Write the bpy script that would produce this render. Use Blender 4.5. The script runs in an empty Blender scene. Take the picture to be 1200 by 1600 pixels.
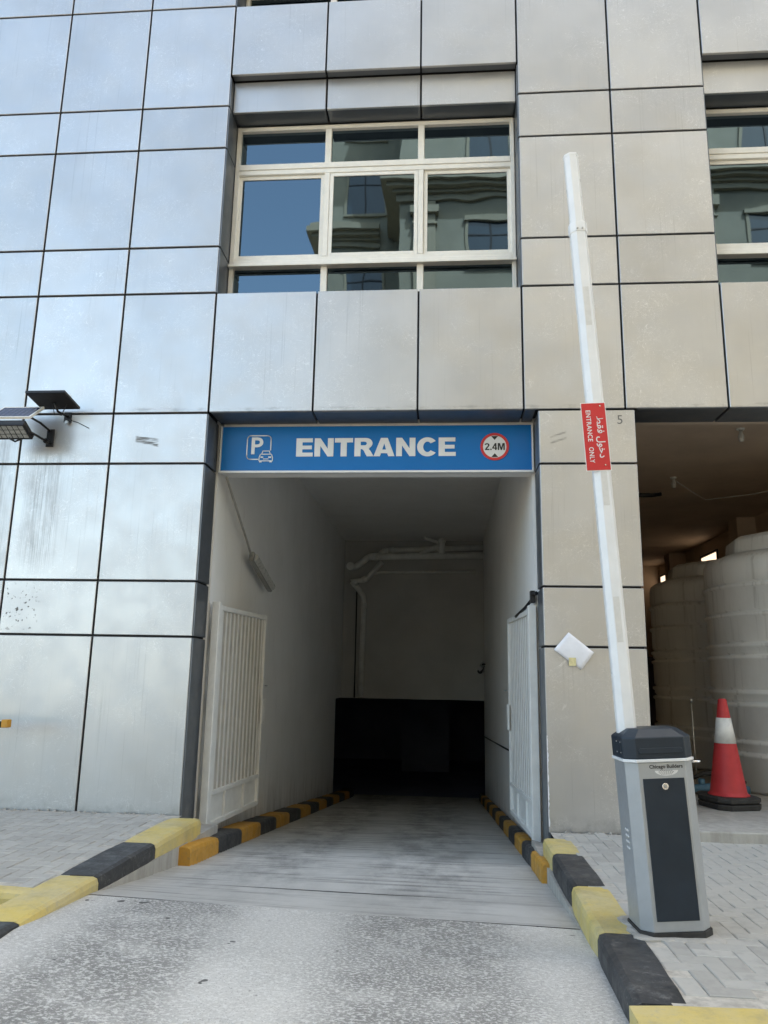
import bpy, math, random
from mathutils import Matrix, Vector
R = math.radians
rnd = random.Random(7)
sc = bpy.context.scene
col = sc.collection

# ------------------------------------------------------------------ camera, sky, sun, exposure
cam_d = bpy.data.cameras.new('camera')
cam = bpy.data.objects.new('camera', cam_d); col.objects.link(cam)
cam_d.sensor_fit = 'HORIZONTAL'; cam_d.sensor_width = 36.0; cam_d.lens = 36.0
cam_d.clip_start = 0.05; cam_d.clip_end = 3000
pitch, yaw, roll = R(11.919), R(-4.730), R(1.066)
fwd = Vector((math.sin(yaw)*math.cos(pitch), math.cos(yaw)*math.cos(pitch), math.sin(pitch)))
rt = Vector((math.cos(yaw), -math.sin(yaw), 0)); up = rt.cross(fwd)
r2 = rt*math.cos(roll) + up*math.sin(roll); u2 = -rt*math.sin(roll) + up*math.cos(roll)
mw = Matrix(((r2.x, u2.x, -fwd.x, 0), (r2.y, u2.y, -fwd.y, -7.355), (r2.z, u2.z, -fwd.z, 1.3), (0, 0, 0, 1)))
cam.matrix_world = mw
sc.camera = cam

SUN_EL, SUN_AZ = R(58), R(35)          # azimuth measured from +Y (behind the facade) towards +X
world = bpy.data.worlds.new('World'); sc.world = world; world.use_nodes = True
wn = world.node_tree; bg = wn.nodes['Background']
sky = wn.nodes.new('ShaderNodeTexSky'); sky.sky_type = 'NISHITA'; sky.sun_disc = False
sky.sun_elevation = SUN_EL; sky.sun_rotation = SUN_AZ
sky.air_density = 0.75; sky.dust_density = 3.2; sky.ozone_density = 0.0
tint = wn.nodes.new('ShaderNodeMix'); tint.data_type = 'RGBA'; tint.blend_type = 'MULTIPLY'     # even warm tint over the whole dome, acting as white balance
tint.inputs[0].default_value = 1.0; tint.inputs[7].default_value = (1.0, .97, .80, 1)
wn.links.new(sky.outputs[0], tint.inputs[6]); wn.links.new(tint.outputs[2], bg.inputs[0]); bg.inputs[1].default_value = 0.15
sun_d = bpy.data.lights.new('sun', 'SUN'); sun_d.energy = 2.0; sun_d.angle = R(0.53); sun_d.color = (1.0, 0.98, 0.94)
sun = bpy.data.objects.new('sun', sun_d); col.objects.link(sun)
to_sun = Vector((math.sin(SUN_AZ)*math.cos(SUN_EL), math.cos(SUN_AZ)*math.cos(SUN_EL), math.sin(SUN_EL)))
sun.rotation_euler = to_sun.to_track_quat('Z', 'Y').to_euler(); sun.location = (0, 0, 40)
sc.view_settings.view_transform = 'Standard'; sc.view_settings.look = 'None'
sc.view_settings.gamma = 1; sc.view_settings.exposure = 2.65
sc.render.engine = 'CYCLES'
sc.cycles.max_bounces = 12; sc.cycles.diffuse_bounces = 8; sc.cycles.glossy_bounces = 4
sc.cycles.use_denoising = True
sc.cycles.caustics_reflective = False; sc.cycles.caustics_refractive = False

# ------------------------------------------------------------------ material helpers
class G:
    def __init__(s, name):
        s.m = bpy.data.materials.new(name); s.m.use_nodes = True
        s.t = s.m.node_tree; s.p = s.t.nodes['Principled BSDF']
        s.co = s.t.nodes.new('ShaderNodeTexCoord'); s.oi = None
    def new(s, kind, **kw):
        n = s.t.nodes.new('ShaderNode'+kind)
        for k, v in kw.items(): setattr(n, k, v)
        return n
    def put(s, sock, v):
        if hasattr(v, 'is_output'): s.t.links.new(v, sock)
        elif isinstance(v, (tuple, list)) and len(v) == 3 and sock.type == 'RGBA': sock.default_value = (*v, 1)
        else: sock.default_value = v
    def obj(s): return s.co.outputs['Object']
    def pos(s):
        if not hasattr(s, 'g'): s.g = s.new('NewGeometry')
        return s.g.outputs['Position']
    def rand(s):
        if not s.oi: s.oi = s.new('ObjectInfo')
        return s.oi.outputs['Random']
    def rvec(s):                              # object coordinates shifted by a random amount per object
        c = s.new('CombineXYZ'); m = s.math('MULTIPLY', s.rand(), 37.0)
        for i in range(3): s.put(c.inputs[i], m)
        a = s.new('VectorMath', operation='ADD'); s.put(a.inputs[0], s.obj()); s.put(a.inputs[1], c.outputs[0])
        return a.outputs[0]
    def scale(s, v, k):
        m = s.new('VectorMath', operation='MULTIPLY'); s.put(m.inputs[0], v); m.inputs[1].default_value = k
        return m.outputs[0]
    def noise(s, v, sc_, det=4.0, rough=.55, dist=0.0):
        n = s.new('TexNoise'); s.put(n.inputs['Vector'], v)
        n.inputs['Scale'].default_value = sc_; n.inputs['Detail'].default_value = det
        n.inputs['Roughness'].default_value = rough; n.inputs['Distortion'].default_value = dist
        return n.outputs['Fac']
    def vor(s, v, sc_, feat='F1'):
        n = s.new('TexVoronoi', feature=feat); s.put(n.inputs['Vector'], v); n.inputs['Scale'].default_value = sc_
        return n.outputs[0]
    def math(s, op, a, b=0.0, c=None):
        n = s.new('Math', operation=op); s.put(n.inputs[0], a); s.put(n.inputs[1], b)
        if c is not None: s.put(n.inputs[2], c)
        return n.outputs[0]
    def ramp(s, f, lo, hi, a=0.0, b=1.0):
        n = s.new('MapRange', clamp=True); n.interpolation_type = 'SMOOTHSTEP'
        s.put(n.inputs[0], f); n.inputs[1].default_value = lo; n.inputs[2].default_value = hi
        n.inputs[3].default_value = a; n.inputs[4].default_value = b
        return n.outputs[0]
    def mix(s, f, a, b, kind='MIX'):
        n = s.new('Mix', data_type='RGBA', blend_type=kind); s.put(n.inputs[0], f); s.put(n.inputs[6], a); s.put(n.inputs[7], b)
        return n.outputs[2]
    def xyz(s, v):
        n = s.new('SeparateXYZ'); s.put(n.inputs[0], v); return n.outputs
    def bump(s, h, strength=.3, dist=.01, prev=None):
        n = s.new('Bump'); s.put(n.inputs['Height'], h); n.inputs['Strength'].default_value = strength
        n.inputs['Distance'].default_value = dist
        if prev is not None: s.put(n.inputs['Normal'], prev)
        return n.outputs[0]
    def set(s, **kw):
        for k, v in kw.items(): s.put(s.p.inputs[k.replace('_', ' ')], v)
        return s.m
def window_box(g, c, lo, hi, soft):           # 1 inside [lo,hi], falling off over soft
    return g.math('MULTIPLY', g.ramp(c, lo-soft, lo), g.ramp(c, hi, hi+soft, 1, 0))

def simple(name, colr, rough=.5, metal=0.0, var=.08, scale=6.0, bump=0.0, spec=.5):
    g = G(name); v = g.rvec()
    n = g.noise(v, scale, 5, .6)
    f = g.ramp(n, .25, .75, 1-var, 1+var)
    sc_ = g.new('VectorMath', operation='SCALE'); sc_.inputs[0].default_value = colr; g.put(sc_.inputs['Scale'], f)
    g.set(Base_Color=sc_.outputs[0], Roughness=g.ramp(g.noise(v, scale*2.3, 3), .2, .8, max(rough-.07, .02), min(rough+.07, 1)), Metallic=metal)
    g.p.inputs['Specular IOR Level'].default_value = spec
    if bump: g.set(Normal=g.bump(g.noise(v, scale*9, 4), bump, .004))
    return g.m

M = {}
def build_materials():
    # brushed silver composite panel, scratched, with dirt along joints and under the floodlight, and a painted shadow behind it
    g = G('silver_panel'); v = g.rvec(); P = g.pos(); px, py, pz = g.xyz(P)
    big = g.noise(v, 1.3, 3)
    weave = g.noise(g.scale(v, (140, 140, 6)), 1.0, 3, .6)
    weave2 = g.noise(g.scale(v, (6, 6, 140)), 1.0, 3, .6)
    scr = g.noise(v, 3.6, 2, .5, 3.2)
    line = g.ramp(g.math('ABSOLUTE', g.math('SUBTRACT', scr, .5)), .0, .007, 1, 0)
    scr2 = g.noise(g.scale(v, (1, 1, 1.6)), 6.5, 2, .5, 2.4)
    line2 = g.ramp(g.math('ABSOLUTE', g.math('SUBTRACT', scr2, .47)), .0, .009, .9, 0)
    scr3 = g.noise(g.scale(v, (1.5, 1.5, 1)), 11, 2, .5, 1.6)
    line3 = g.ramp(g.math('ABSOLUTE', g.math('SUBTRACT', scr3, .52)), .0, .010, .6, 0)
    keep = g.ramp(g.noise(v, 2.2, 3), .40, .62)
    lines = g.math('MULTIPLY', g.math('MAXIMUM', g.math('MAXIMUM', line, line2), line3), keep)
    base = g.mix(g.ramp(big, .3, .7), (.495, .497, .50), (.56, .562, .565))
    base = g.mix(g.math('MULTIPLY', g.math('ADD', weave, weave2), .12), base, (.40, .40, .41))
    base = g.mix(g.math('MULTIPLY', lines, .5), base, (.86, .86, .86))
    rr = g.ramp(g.rand(), 0, 1, .94, 1.05)
    sc_ = g.new('VectorMath', operation='SCALE'); g.put(sc_.inputs[0], base); g.put(sc_.inputs['Scale'], rr); base = sc_.outputs[0]
    # dirt above the 3.9 m joint and along the foot of the wall
    dn = g.noise(g.scale(P, (3.5, 3.5, 9)), 1.5, 5, .65)
    jl = g.math('MULTIPLY', g.math('MULTIPLY', window_box(g, pz, 3.905, 3.94, .03), g.ramp(dn, .45, .75)), .38)
    foot = g.math('MULTIPLY', g.ramp(pz, .0, .13, 1, 0), g.ramp(g.noise(P, 9, 5, .7), .4, .75))
    streak = g.math('ADD', g.math('MULTIPLY', g.noise(g.scale(P, (95, 95, .7)), 1.0, 4, .7, .6), .7), g.math('MULTIPLY', g.noise(g.scale(P, (14, 14, 5)), 1.0, 5, .7), .3))
    s1 = g.math('MULTIPLY', window_box(g, px, -4.22, -4.02, .16), window_box(g, pz, 2.5, 3.62, .35))
    s2 = g.math('MULTIPLY', g.ramp(px, -4.6, -4.35, 1, 0), window_box(g, pz, 2.35, 3.55, .25))
    st = g.math('MULTIPLY', g.math('MAXIMUM', s1, s2), g.ramp(streak, .40, .62))
    fs = g.ramp(g.noise(g.scale(P, (42, 42, .5)), 1.0, 3, .65), .58, .68)            # faint runs everywhere
    fs = g.math('MULTIPLY', fs, g.ramp(g.noise(P, .9, 2), .4, .65, .02, .17))
    lamp_shadow = g.math('MULTIPLY', window_box(g, px, -4.2, -3.92, .14), window_box(g, pz, 3.52, 3.8, .12))  # soft shadow behind the floodlight, painted into the panel colour
    smear = g.math('MULTIPLY', window_box(g, px, -3.17, -2.96, .03), g.math('ADD', window_box(g, g.math('ADD', pz, g.math('MULTIPLY', px, .13)), 3.215, 3.235, .012), window_box(g, g.math('ADD', pz, g.math('MULTIPLY', px, .2)), 2.955, 2.985, .012)))
    smear2 = g.math('MULTIPLY', window_box(g, px, 1.04, 1.16, .03), g.math('ADD', window_box(g, g.math('SUBTRACT', pz, g.math('MULTIPLY', px, .35)), 3.19, 3.2, .012), window_box(g, g.math('SUBTRACT', pz, g.math('MULTIPLY', px, .35)), 3.25, 3.26, .01)))
    smear = g.math('MULTIPLY', g.math('MAXIMUM', smear, g.math('MULTIPLY', smear2, .6)), g.ramp(g.noise(g.scale(P, (3, 3, 40)), 2.0, 3), .35, .6))
    spots = g.math('MULTIPLY', g.math('MULTIPLY', window_box(g, px, -4.4, -4.1, .1), window_box(g, pz, 1.72, 2.05, .1)), g.ramp(g.noise(P, 26, 2), .60, .66))
    dirt_and_shadow = jl
    for e, k in ((foot, .3), (st, .42), (fs, 1), (lamp_shadow, .35), (smear, .85), (spots, .9)):
        dirt_and_shadow = g.math('MAXIMUM', dirt_and_shadow, g.math('MULTIPLY', e, k))
    base = g.mix(dirt_and_shadow, base, (.075, .072, .065))
    rough = g.math('ADD', g.ramp(g.noise(v, 4.0, 4), .3, .7, .36, .44), g.math('MULTIPLY', lines, .12))
    metal = g.ramp(dirt_and_shadow, 0, 1, .82, .05)
    wav = g.bump(g.noise(v, 1.1, 1), .12, .03)
    nb = g.bump(g.math('ADD', weave, weave2), .10, .0015, wav)
    M['panel'] = g.set(Base_Color=base, Roughness=rough, Metallic=metal, Normal=nb)
    M['reveal'] = simple('slate_reveal_panel', (.13, .145, .165), .36, .5, .08, 3)
    M['sealant'] = simple('black_joint_sealant', (.012, .012, .014), .7, 0, .2, 20)
    # coated mirror glass
    g = G('tinted_mirror_glass'); v = g.rvec()
    wav = g.bump(g.noise(v, 1.6, 1), .14, .012)
    M['glass'] = g.set(Base_Color=(.105, .15, .185), Metallic=1.0, Roughness=.015, Normal=wav)
    M['oglass'] = simple('dark_window_glass', (.03, .05, .07), .06, 0, .1, 1, 0, .9)
    M['alu'] = simple('ivory_aluminium_frame', (.80, .785, .735), .4, 0, .05, 9)
    # white interior plaster
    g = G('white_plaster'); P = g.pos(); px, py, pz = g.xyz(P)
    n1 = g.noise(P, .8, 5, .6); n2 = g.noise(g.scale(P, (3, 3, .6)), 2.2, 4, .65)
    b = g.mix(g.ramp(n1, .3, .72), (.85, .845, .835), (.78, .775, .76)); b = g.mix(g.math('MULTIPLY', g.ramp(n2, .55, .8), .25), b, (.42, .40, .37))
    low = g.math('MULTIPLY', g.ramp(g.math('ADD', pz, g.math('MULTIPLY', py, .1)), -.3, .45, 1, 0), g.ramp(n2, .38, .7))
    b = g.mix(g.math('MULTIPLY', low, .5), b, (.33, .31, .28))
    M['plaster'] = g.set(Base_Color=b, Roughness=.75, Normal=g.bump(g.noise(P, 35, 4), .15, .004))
    M['backwall'] = simple('dull_back_plaster', (.47, .465, .445), .8, 0, .08, 1.2, .1)  # plain grey, duller than the tunnel plaster
    M['soffit'] = simple('beige_ceiling_paint', (.56, .46, .36), .8, 0, .12, 1.2, .1)
    M['basement'] = simple('basement_render', (.16, .18, .26), .85, 0, .2, 1.0, .1)
    M['opp'] = simple('cream_stone_render', (.265, .25, .195), .8, 0, .1, .8, .1)
    M['opp_trim'] = simple('cream_stone_trim', (.31, .275, .20), .75, 0, .08, 1.5)
    M['gate'] = simple('white_gate_paint', (.72, .72, .70), .42, 0, .07, 8, .05)
    M['gate_sheet'] = simple('shade_toned_gate_sheet', (.46, .43, .39), .6, 0, .15, 5, .05)  # darker than the gate paint, standing in for shade behind the bars
    M['black_metal'] = simple('black_metal', (.02, .02, .022), .4, .3, .2, 12)
    M['grey_metal'] = simple('galvanised_metal', (.45, .46, .46), .42, .8, .15, 12)
    M['pvc'] = simple('grey_pipe_plastic', (.72, .72, .68), .45, 0, .08, 6)
    M['lamp_grey'] = simple('aged_grey_lamp_plastic', (.27, .27, .255), .5, 0, .12, 8)
    M['diffuser'] = simple('frosted_lamp_cover', (.50, .50, .47), .3, 0, .08, 10)
    # sign
    M['blue'] = simple('blue_sign_face', (.003, .15, .46), .36, 0, .04, 2, 0, .3)
    M['sign_white'] = simple('white_vinyl', (.74, .75, .76), .38, 0, .04, 5)
    M['sign_red'] = simple('red_sign_vinyl', (.56, .028, .032), .4, 0, .06, 5)
    M['sign_black'] = simple('black_vinyl', (.012, .012, .012), .45, 0, .1, 5)
    # barrier
    M['silver_paint'] = simple('silver_powder_coat', (.40, .42, .44), .42, .45, .04, 14, .03)
    M['slate_paint'] = simple('slate_powder_coat', (.019, .028, .040), .42, 0, .14, 7, .06, .35)
    M['boom'] = simple('white_boom_lacquer', (.80, .81, .82), .33, 0, .04, 7)
    M['tape'] = simple('grey_reflective_tape', (.69, .69, .68), .35, .1, .05, 30)
    M['label_grey'] = simple('grey_label_print', (.13, .135, .14), .5, 0, .2, 40)
    M['chrome'] = simple('chrome_lock', (.75, .74, .72), .2, 1, .05, 10)
    # road concrete of the apron, white exposed speckle
    g = G('exposed_aggregate_concrete'); P = g.pos(); px, py, pz = g.xyz(P)
    n1 = g.noise(P, .9, 5, .6); n2 = g.noise(P, 3.4, 5, .65)
    sp = g.noise(g.scale(P, (.8, 1.15, .2)), 62, 4, .68, .3); sp2 = g.noise(P, 130, 2, .6)
    b = g.mix(g.ramp(n1, .32, .7), (.43, .425, .405), (.56, .55, .525))
    wheel = g.math('MAXIMUM', window_box(g, px, -1.75, -1.35, .35), window_box(g, px, -.35, .15, .4))
    wheel = g.math('MULTIPLY', wheel, g.ramp(n2, .25, .6, .35, 1))
    b = g.mix(g.math('MULTIPLY', wheel, .74), b, (.12, .12, .115))
    b = g.mix(g.math('MULTIPLY', g.ramp(sp, .48, .60), .72), b, (.66, .655, .63))
    b = g.mix(g.math('MULTIPLY', g.ramp(sp2, .56, .68), .45), b, (.07, .07, .07))
    b = g.mix(g.math('MULTIPLY', g.ramp(g.noise(P, 7.5, 2), .725, .745), .85), b, (.03, .03, .03))
    hh = g.math('ADD', sp, g.math('MULTIPLY', sp2, .4))
    M['apron'] = g.set(Base_Color=b, Roughness=.85, Normal=g.bump(hh, .55, .008))
    # smoother ramp concrete with tyre polish
    g = G('ramp_concrete'); P = g.pos(); px, py, pz = g.xyz(P)
    n1 = g.noise(P, 1.1, 5, .62); n2 = g.noise(g.scale(P, (1.2, .5, 1)), 3.2, 5, .65); n3 = g.noise(P, 60, 3)
    rib = g.noise(g.scale(P, (.9, 16, 16)), 1.0, 4, .6)
    b = g.mix(g.ramp(n1, .3, .7), (.40, .397, .38), (.51, .505, .485))
    wheel = g.math('MAXIMUM', window_box(g, px, -1.7, -1.25, .4), window_box(g, px, -.45, .05, .4))
    b = g.mix(g.math('MULTIPLY', g.math('MULTIPLY', wheel, g.ramp(py, -2.3, -.6, .25, 1)), g.math('MULTIPLY', g.ramp(n2, .33, .68), .55)), b, (.10, .10, .098))
    b = g.mix(g.math('MULTIPLY', g.ramp(rib, .48, .66), .45), b, (.09, .09, .088))
    b = g.mix(g.math('MULTIPLY', g.ramp(rib, .5, .34), .35), b, (.46, .455, .43))
    b = g.mix(g.math('MULTIPLY', g.ramp(n3, .6, .72), .4), b, (.5, .5, .48))
    edge = g.math('MAXIMUM', g.ramp(px, -2.1, -1.8, 1, 0), g.ramp(px, .45, .72))
    b = g.mix(g.math('MULTIPLY', edge, g.math('MULTIPLY', g.ramp(n2, .3, .6), .5)), b, (.36, .345, .31))
    M['ramp'] = g.set(Base_Color=b, Roughness=g.ramp(n2, .3, .7, .55, .85), Normal=g.bump(n3, .25, .004))
    # asphalt street and far ground
    M['street'] = simple('sandy_asphalt', (.17, .16, .145), .9, 0, .2, 2.0, .2)
    M['ground'] = simple('sandy_ground', (.34, .29, .22), .95, 0, .15, .4)
    # pavers
    g = G('paver_concrete'); v = g.rvec(); P = g.pos()
    n = g.noise(v, 14, 5, .65); n2 = g.noise(P, 1.3, 4)
    b = g.mix(g.ramp(g.rand(), 0, 1), (.36, .35, .325), (.43, .42, .39))
    b = g.mix(g.math('MULTIPLY', g.ramp(n, .45, .7), .4), b, (.25, .24, .225)); b = g.mix(g.math('MULTIPLY', g.ramp(n2, .45, .75), .5), b, (.45, .43, .39))
    M['paver'] = g.set(Base_Color=b, Roughness=.88, Normal=g.bump(g.noise(v, 90, 3), .3, .003))
    M['sand'] = simple('joint_sand', (.44, .415, .37), .95, 0, .25, 20, .2)
    # concrete
    g = G('cast_concrete'); P = g.pos()
    n = g.noise(g.scale(P, (2, 2, .5)), 5, 5, .65); n2 = g.noise(P, 50, 3)
    b = g.mix(g.ramp(n, .3, .7), (.44, .42, .385), (.32, .305, .275))
    M['concrete'] = g.set(Base_Color=b, Roughness=.9, Normal=g.bump(n2, .4, .006))
    def kerb(name, c, c2, worn, amt, grime):
        g = G(name); P = g.pos(); n = g.noise(P, 2.4, 5, .65); n2 = g.noise(P, 8, 7, .74); n3 = g.noise(P, 55, 4, .7)
        b = g.mix(g.ramp(n, .3, .7), c, c2)
        b = g.mix(g.math('MULTIPLY', g.ramp(n3, .55, .75), .25), b, (.12, .11, .09))
        b = g.mix(g.math('MULTIPLY', g.math('MULTIPLY', g.ramp(n2, .50, .72), g.ramp(n3, .38, .58)), .35+amt), b, worn)
        g4 = g.noise(g.scale(P, (3, 3, 3)), 1.7, 6, .7); g5 = g.noise(P, 26, 5, .75, .4)
        b = g.mix(g.math('MULTIPLY', g.ramp(g4, .46, .70), .5), b, grime)
        b = g.mix(g.math('MULTIPLY', g.math('MULTIPLY', g.ramp(g5, .56, .66), g.ramp(n, .35, .6)), .55), b, worn)
        return g.set(Base_Color=b, Roughness=g.ramp(n2, .3, .7, .45, .8), Normal=g.bump(n2, .25, .006))
    M['kerb_yellow'] = kerb('worn_yellow_kerb_paint', (.60, .47, .14), (.54, .46, .24), (.40, .37, .27), .35, (.30, .255, .14))
    M['kerb_black'] = kerb('worn_black_kerb_paint', (.020, .021, .023), (.042, .043, .046), (.17, .17, .168), .25, (.085, .084, .08))
    M['kerb_orange'] = kerb('amber_kerb_paint', (.55, .27, .025), (.48, .26, .045), (.25, .19, .1), 0, (.24, .15, .05))
    # tanks: weathered cream-grey plastic
    g = G('weathered_tank_plastic'); P = g.pos(); v = g.obj()
    n = g.noise(g.scale(v, (1, 1, .35)), 2.2, 5, .65); s = g.noise(g.scale(v, (14, 14, .5)), 1.0, 4, .6)
    b = g.mix(g.ramp(n, .3, .7), (.74, .735, .71), (.65, .645, .62)); b = g.mix(g.math('MULTIPLY', g.ramp(s, .52, .72), .4), b, (.20, .185, .15))
    M['tank'] = g.set(Base_Color=b, Roughness=.5, Normal=g.bump(g.noise(v, 5, 3), .1, .02))
    M['cone_red'] = simple('faded_red_cone_rubber', (.50, .035, .04), .55, 0, .12, 6, .05)
    M['cone_white'] = simple('white_reflective_sleeve', (.76, .76, .74), .4, 0, .08, 20)
    M['rubber'] = simple('black_rubber', (.028, .027, .026), .75, 0, .35, 14, .15)
    M['blue_hose'] = simple('faded_blue_pipe', (.07, .17, .26), .5, 0, .15, 8)
    g = G('solar_cells'); v = g.obj(); x, y, z = g.xyz(v)
    ln = g.math('MAXIMUM', g.ramp(g.math('PINGPONG', x, .026), .0, .0022, 1, 0), g.ramp(g.math('PINGPONG', y, .034), .0, .002, 1, 0))
    b = g.mix(ln, (.012, .018, .06), (.35, .36, .40)); M['solar'] = g.set(Base_Color=b, Roughness=.18)
    M['led'] = simple('led_lens_grey', (.42, .43, .42), .25, 0, .2, 30)
    M['paper'] = simple('white_paper', (.80, .80, .84), .6, 0, .05, 12, .05)
    M['tape_yellow'] = simple('yellowed_tape', (.68, .60, .32), .5, 0, .15, 30)
build_materials()

# ------------------------------------------------------------------ mesh helpers
class MB:
    def __init__(s): s.v = []; s.f = []; s.sm = []
    def add(s, vs, fs, smooth=False):
        o = len(s.v); s.v += [tuple(p) for p in vs]
        for q in fs: s.f.append([o+i for i in q]); s.sm.append(smooth)
        return s
    def box(s, x0, x1, y0, y1, z0, z1):
        return s.add([(x0,y0,z0),(x1,y0,z0),(x1,y1,z0),(x0,y1,z0),(x0,y0,z1),(x1,y0,z1),(x1,y1,z1),(x0,y1,z1)],
                     [(0,3,2,1),(4,5,6,7),(0,1,5,4),(1,2,6,5),(2,3,7,6),(3,0,4,7)])
    def loft(s, rings, smooth=False, caps=True):        # rings: lists of equal length, counter-clockwise seen from the end
        n = len(rings[0]); o = len(s.v)
        for r_ in rings: s.v += [tuple(p) for p in r_]
        for k in range(len(rings)-1):
            for i in range(n):
                j = (i+1) % n
                s.f.append([o+k*n+i, o+k*n+j, o+(k+1)*n+j, o+(k+1)*n+i]); s.sm.append(smooth)
        if caps:
            s.f.append([o+i for i in range(n)][::-1]); s.sm.append(False)
            s.f.append([o+(len(rings)-1)*n+i for i in range(n)]); s.sm.append(False)
        return s
    def tube(s, pts, r, n=10, smooth=True):
        pts = [Vector(p) for p in pts]; rings = []; prev = None
        for i, p in enumerate(pts):
            d = (pts[min(i+1, len(pts)-1)] - pts[max(i-1, 0)]).normalized()
            a = (prev if prev is not None else Vector((0, 0, 1)) if abs(d.z) < .9 else Vector((1, 0, 0)))
            b = d.cross(a).normalized(); a = b.cross(d).normalized(); prev = a
            rr = r[i] if isinstance(r, (list, tuple)) else r
            rings.append([p + a*rr*math.cos(2*math.pi*k/n) - b*rr*math.sin(2*math.pi*k/n) for k in range(n)])
        return s.loft([q[::-1] for q in rings], smooth)
    def lathe(s, prof, n=48, c=(0, 0), smooth=True):      # prof: (radius, z) from bottom to top
        return s.loft([[(c[0]+r_*math.cos(2*math.pi*k/n), c[1]+r_*math.sin(2*math.pi*k/n), z) for k in range(n)] for r_, z in prof], smooth)
    def disc(s, c, r_, y0, y1, n=32, r_in=0.0):           # round plate facing -Y
        if r_in <= 0:
            return s.loft([[(c[0]+r_*math.cos(2*math.pi*k/n), y, c[1]+r_*math.sin(2*math.pi*k/n)) for k in range(n)] for y in (y1, y0)])
        q = lambda rr, y: [(c[0]+rr*math.cos(2*math.pi*k/n), y, c[1]+rr*math.sin(2*math.pi*k/n)) for k in range(n)]
        return s.loft([q(r_, y1), q(r_, y0), q(r_in, y0), q(r_in, y1)], False, False)
    def build(s, name, mat, parent=None, bevel=0, segs=2):
        me = bpy.data.meshes.new(name); me.from_pydata(s.v, [], s.f)
        for p, q in zip(me.polygons, s.sm): p.use_smooth = q
        me.materials.append(M[mat]); me.update()
        o = bpy.data.objects.new(name, me); col.objects.link(o); o.parent = parent
        if bevel:
            b = o.modifiers.new('bevel', 'BEVEL'); b.width = bevel; b.segments = segs; b.limit_method = 'ANGLE'; b.angle_limit = R(35)
        return o
def box(name, mat, parent, x0, x1, y0, y1, z0, z1, bevel=0): return MB().box(x0, x1, y0, y1, z0, z1).build(name, mat, parent, bevel)
def empty(name, loc=(0, 0, 0), rot=(0, 0, 0), parent=None):
    o = bpy.data.objects.new(name, None); col.objects.link(o); o.location = loc; o.rotation_euler = rot; o.parent = parent
    o.empty_display_size = .2
    return o
def tag(o, label=None, cat=None, group=None, kind=None):
    if label: o['label'] = label
    if cat: o['category'] = cat
    if group: o['group'] = group
    if kind: o['kind'] = kind
    return o
def text(name, body, mat, parent, size, loc, rot, depth=.002, weight=0.0, fit_w=None, fit_h=None, align='CENTER', spacing=1.0):
    """Lettering as a real mesh; rot is a 3x3 of text right / up / out axes."""
    c = bpy.data.curves.new(name, 'FONT'); c.body = body; c.size = 1; c.extrude = 0; c.offset = weight; c.space_character = spacing
    c.resolution_u = 4
    o = bpy.data.objects.new(name, c); col.objects.link(o); bpy.context.view_layer.update()
    me = bpy.data.meshes.new_from_object(o.evaluated_get(bpy.context.evaluated_depsgraph_get()))
    bpy.data.objects.remove(o); bpy.data.curves.remove(c)
    xs = [v.co.x for v in me.vertices]; ys = [v.co.y for v in me.vertices]
    cx, cy = (min(xs)+max(xs))/2, (min(ys)+max(ys))/2
    sx = (fit_w/(max(xs)-min(xs))) if fit_w else size; sy = (fit_h/(max(ys)-min(ys))) if fit_h else (sx if fit_w else size)
    right, upv, out = [Vector(q) for q in rot]; L = Vector(loc)
    vs = []; n = len(me.vertices)
    for v in me.vertices: vs.append(L + right*(v.co.x-cx)*sx + upv*(v.co.y-cy)*sy + out*depth)
    fs = [list(p.vertices) for p in me.polygons]
    mb = MB().add(vs, fs)
    # side walls on boundary edges give the letters their thickness
    cnt = {}
    for q in fs:
        for i in range(len(q)):
            e = (q[i], q[(i+1) % len(q)]); cnt[tuple(sorted(e))] = cnt.get(tuple(sorted(e)), []) + [e]
    extra = []; back = []
    for es in cnt.values():
        if len(es) == 1:
            a, b = es[0]; k = len(vs)+len(back)
            back += [vs[a]-out*depth, vs[b]-out*depth]; extra.append([b, a, k, k+1])
    mb.v += [tuple(p) for p in back]
    for q in extra: mb.f.append(q); mb.sm.append(False)
    bpy.data.meshes.remove(me)
    return mb.build(name, mat, parent)
FRONT = ((1, 0, 0), (0, 0, 1), (0, -1, 0))

# ------------------------------------------------------------------ ground, road, ramp
def interp(t, y):
    for (a, za), (b, zb) in zip(t, t[1:]):
        if y <= b: return za + (zb-za)*max(0, (y-a))/(b-a)
    return t[-1][1]
ZL = [(-9, -.04), (-3.2, -.025), (-2.35, -.075), (-1.6, -.175), (-.5, -.300), (0, -.345), (2.6, -.600), (10.8, -1.42), (11.6, -1.46), (30, -1.46)]
ZR = [(-9, -.09), (-3.5, -.100), (-2.35, -.150), (-1.3, -.245), (-.5, -.300), (0, -.345), (2.6, -.600), (10.8, -1.42), (11.6, -1.46), (30, -1.46)]
def ramp_z(x, y):
    u = min(1.25, max(-.15, (x+2.2)/3.0)); return interp(ZL, y)*(1-u) + interp(ZR, y)*u
def sheet(name, mat, xs, ys, zf, kind='structure', parent=None, smooth=True):
    mb = MB(); n = len(xs)
    vs = [(x, y, zf(x, y)) for y in ys for x in xs]
    fs = [(j*n+i, j*n+i+1, (j+1)*n+i+1, (j+1)*n+i) for j in range(len(ys)-1) for i in range(n-1)]
    o = mb.add(vs, fs, smooth).build(name, mat, parent)
    if kind: o['kind'] = kind
    return o
def fr(a, b, n): return [a+(b-a)*i/n for i in range(n+1)]

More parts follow.
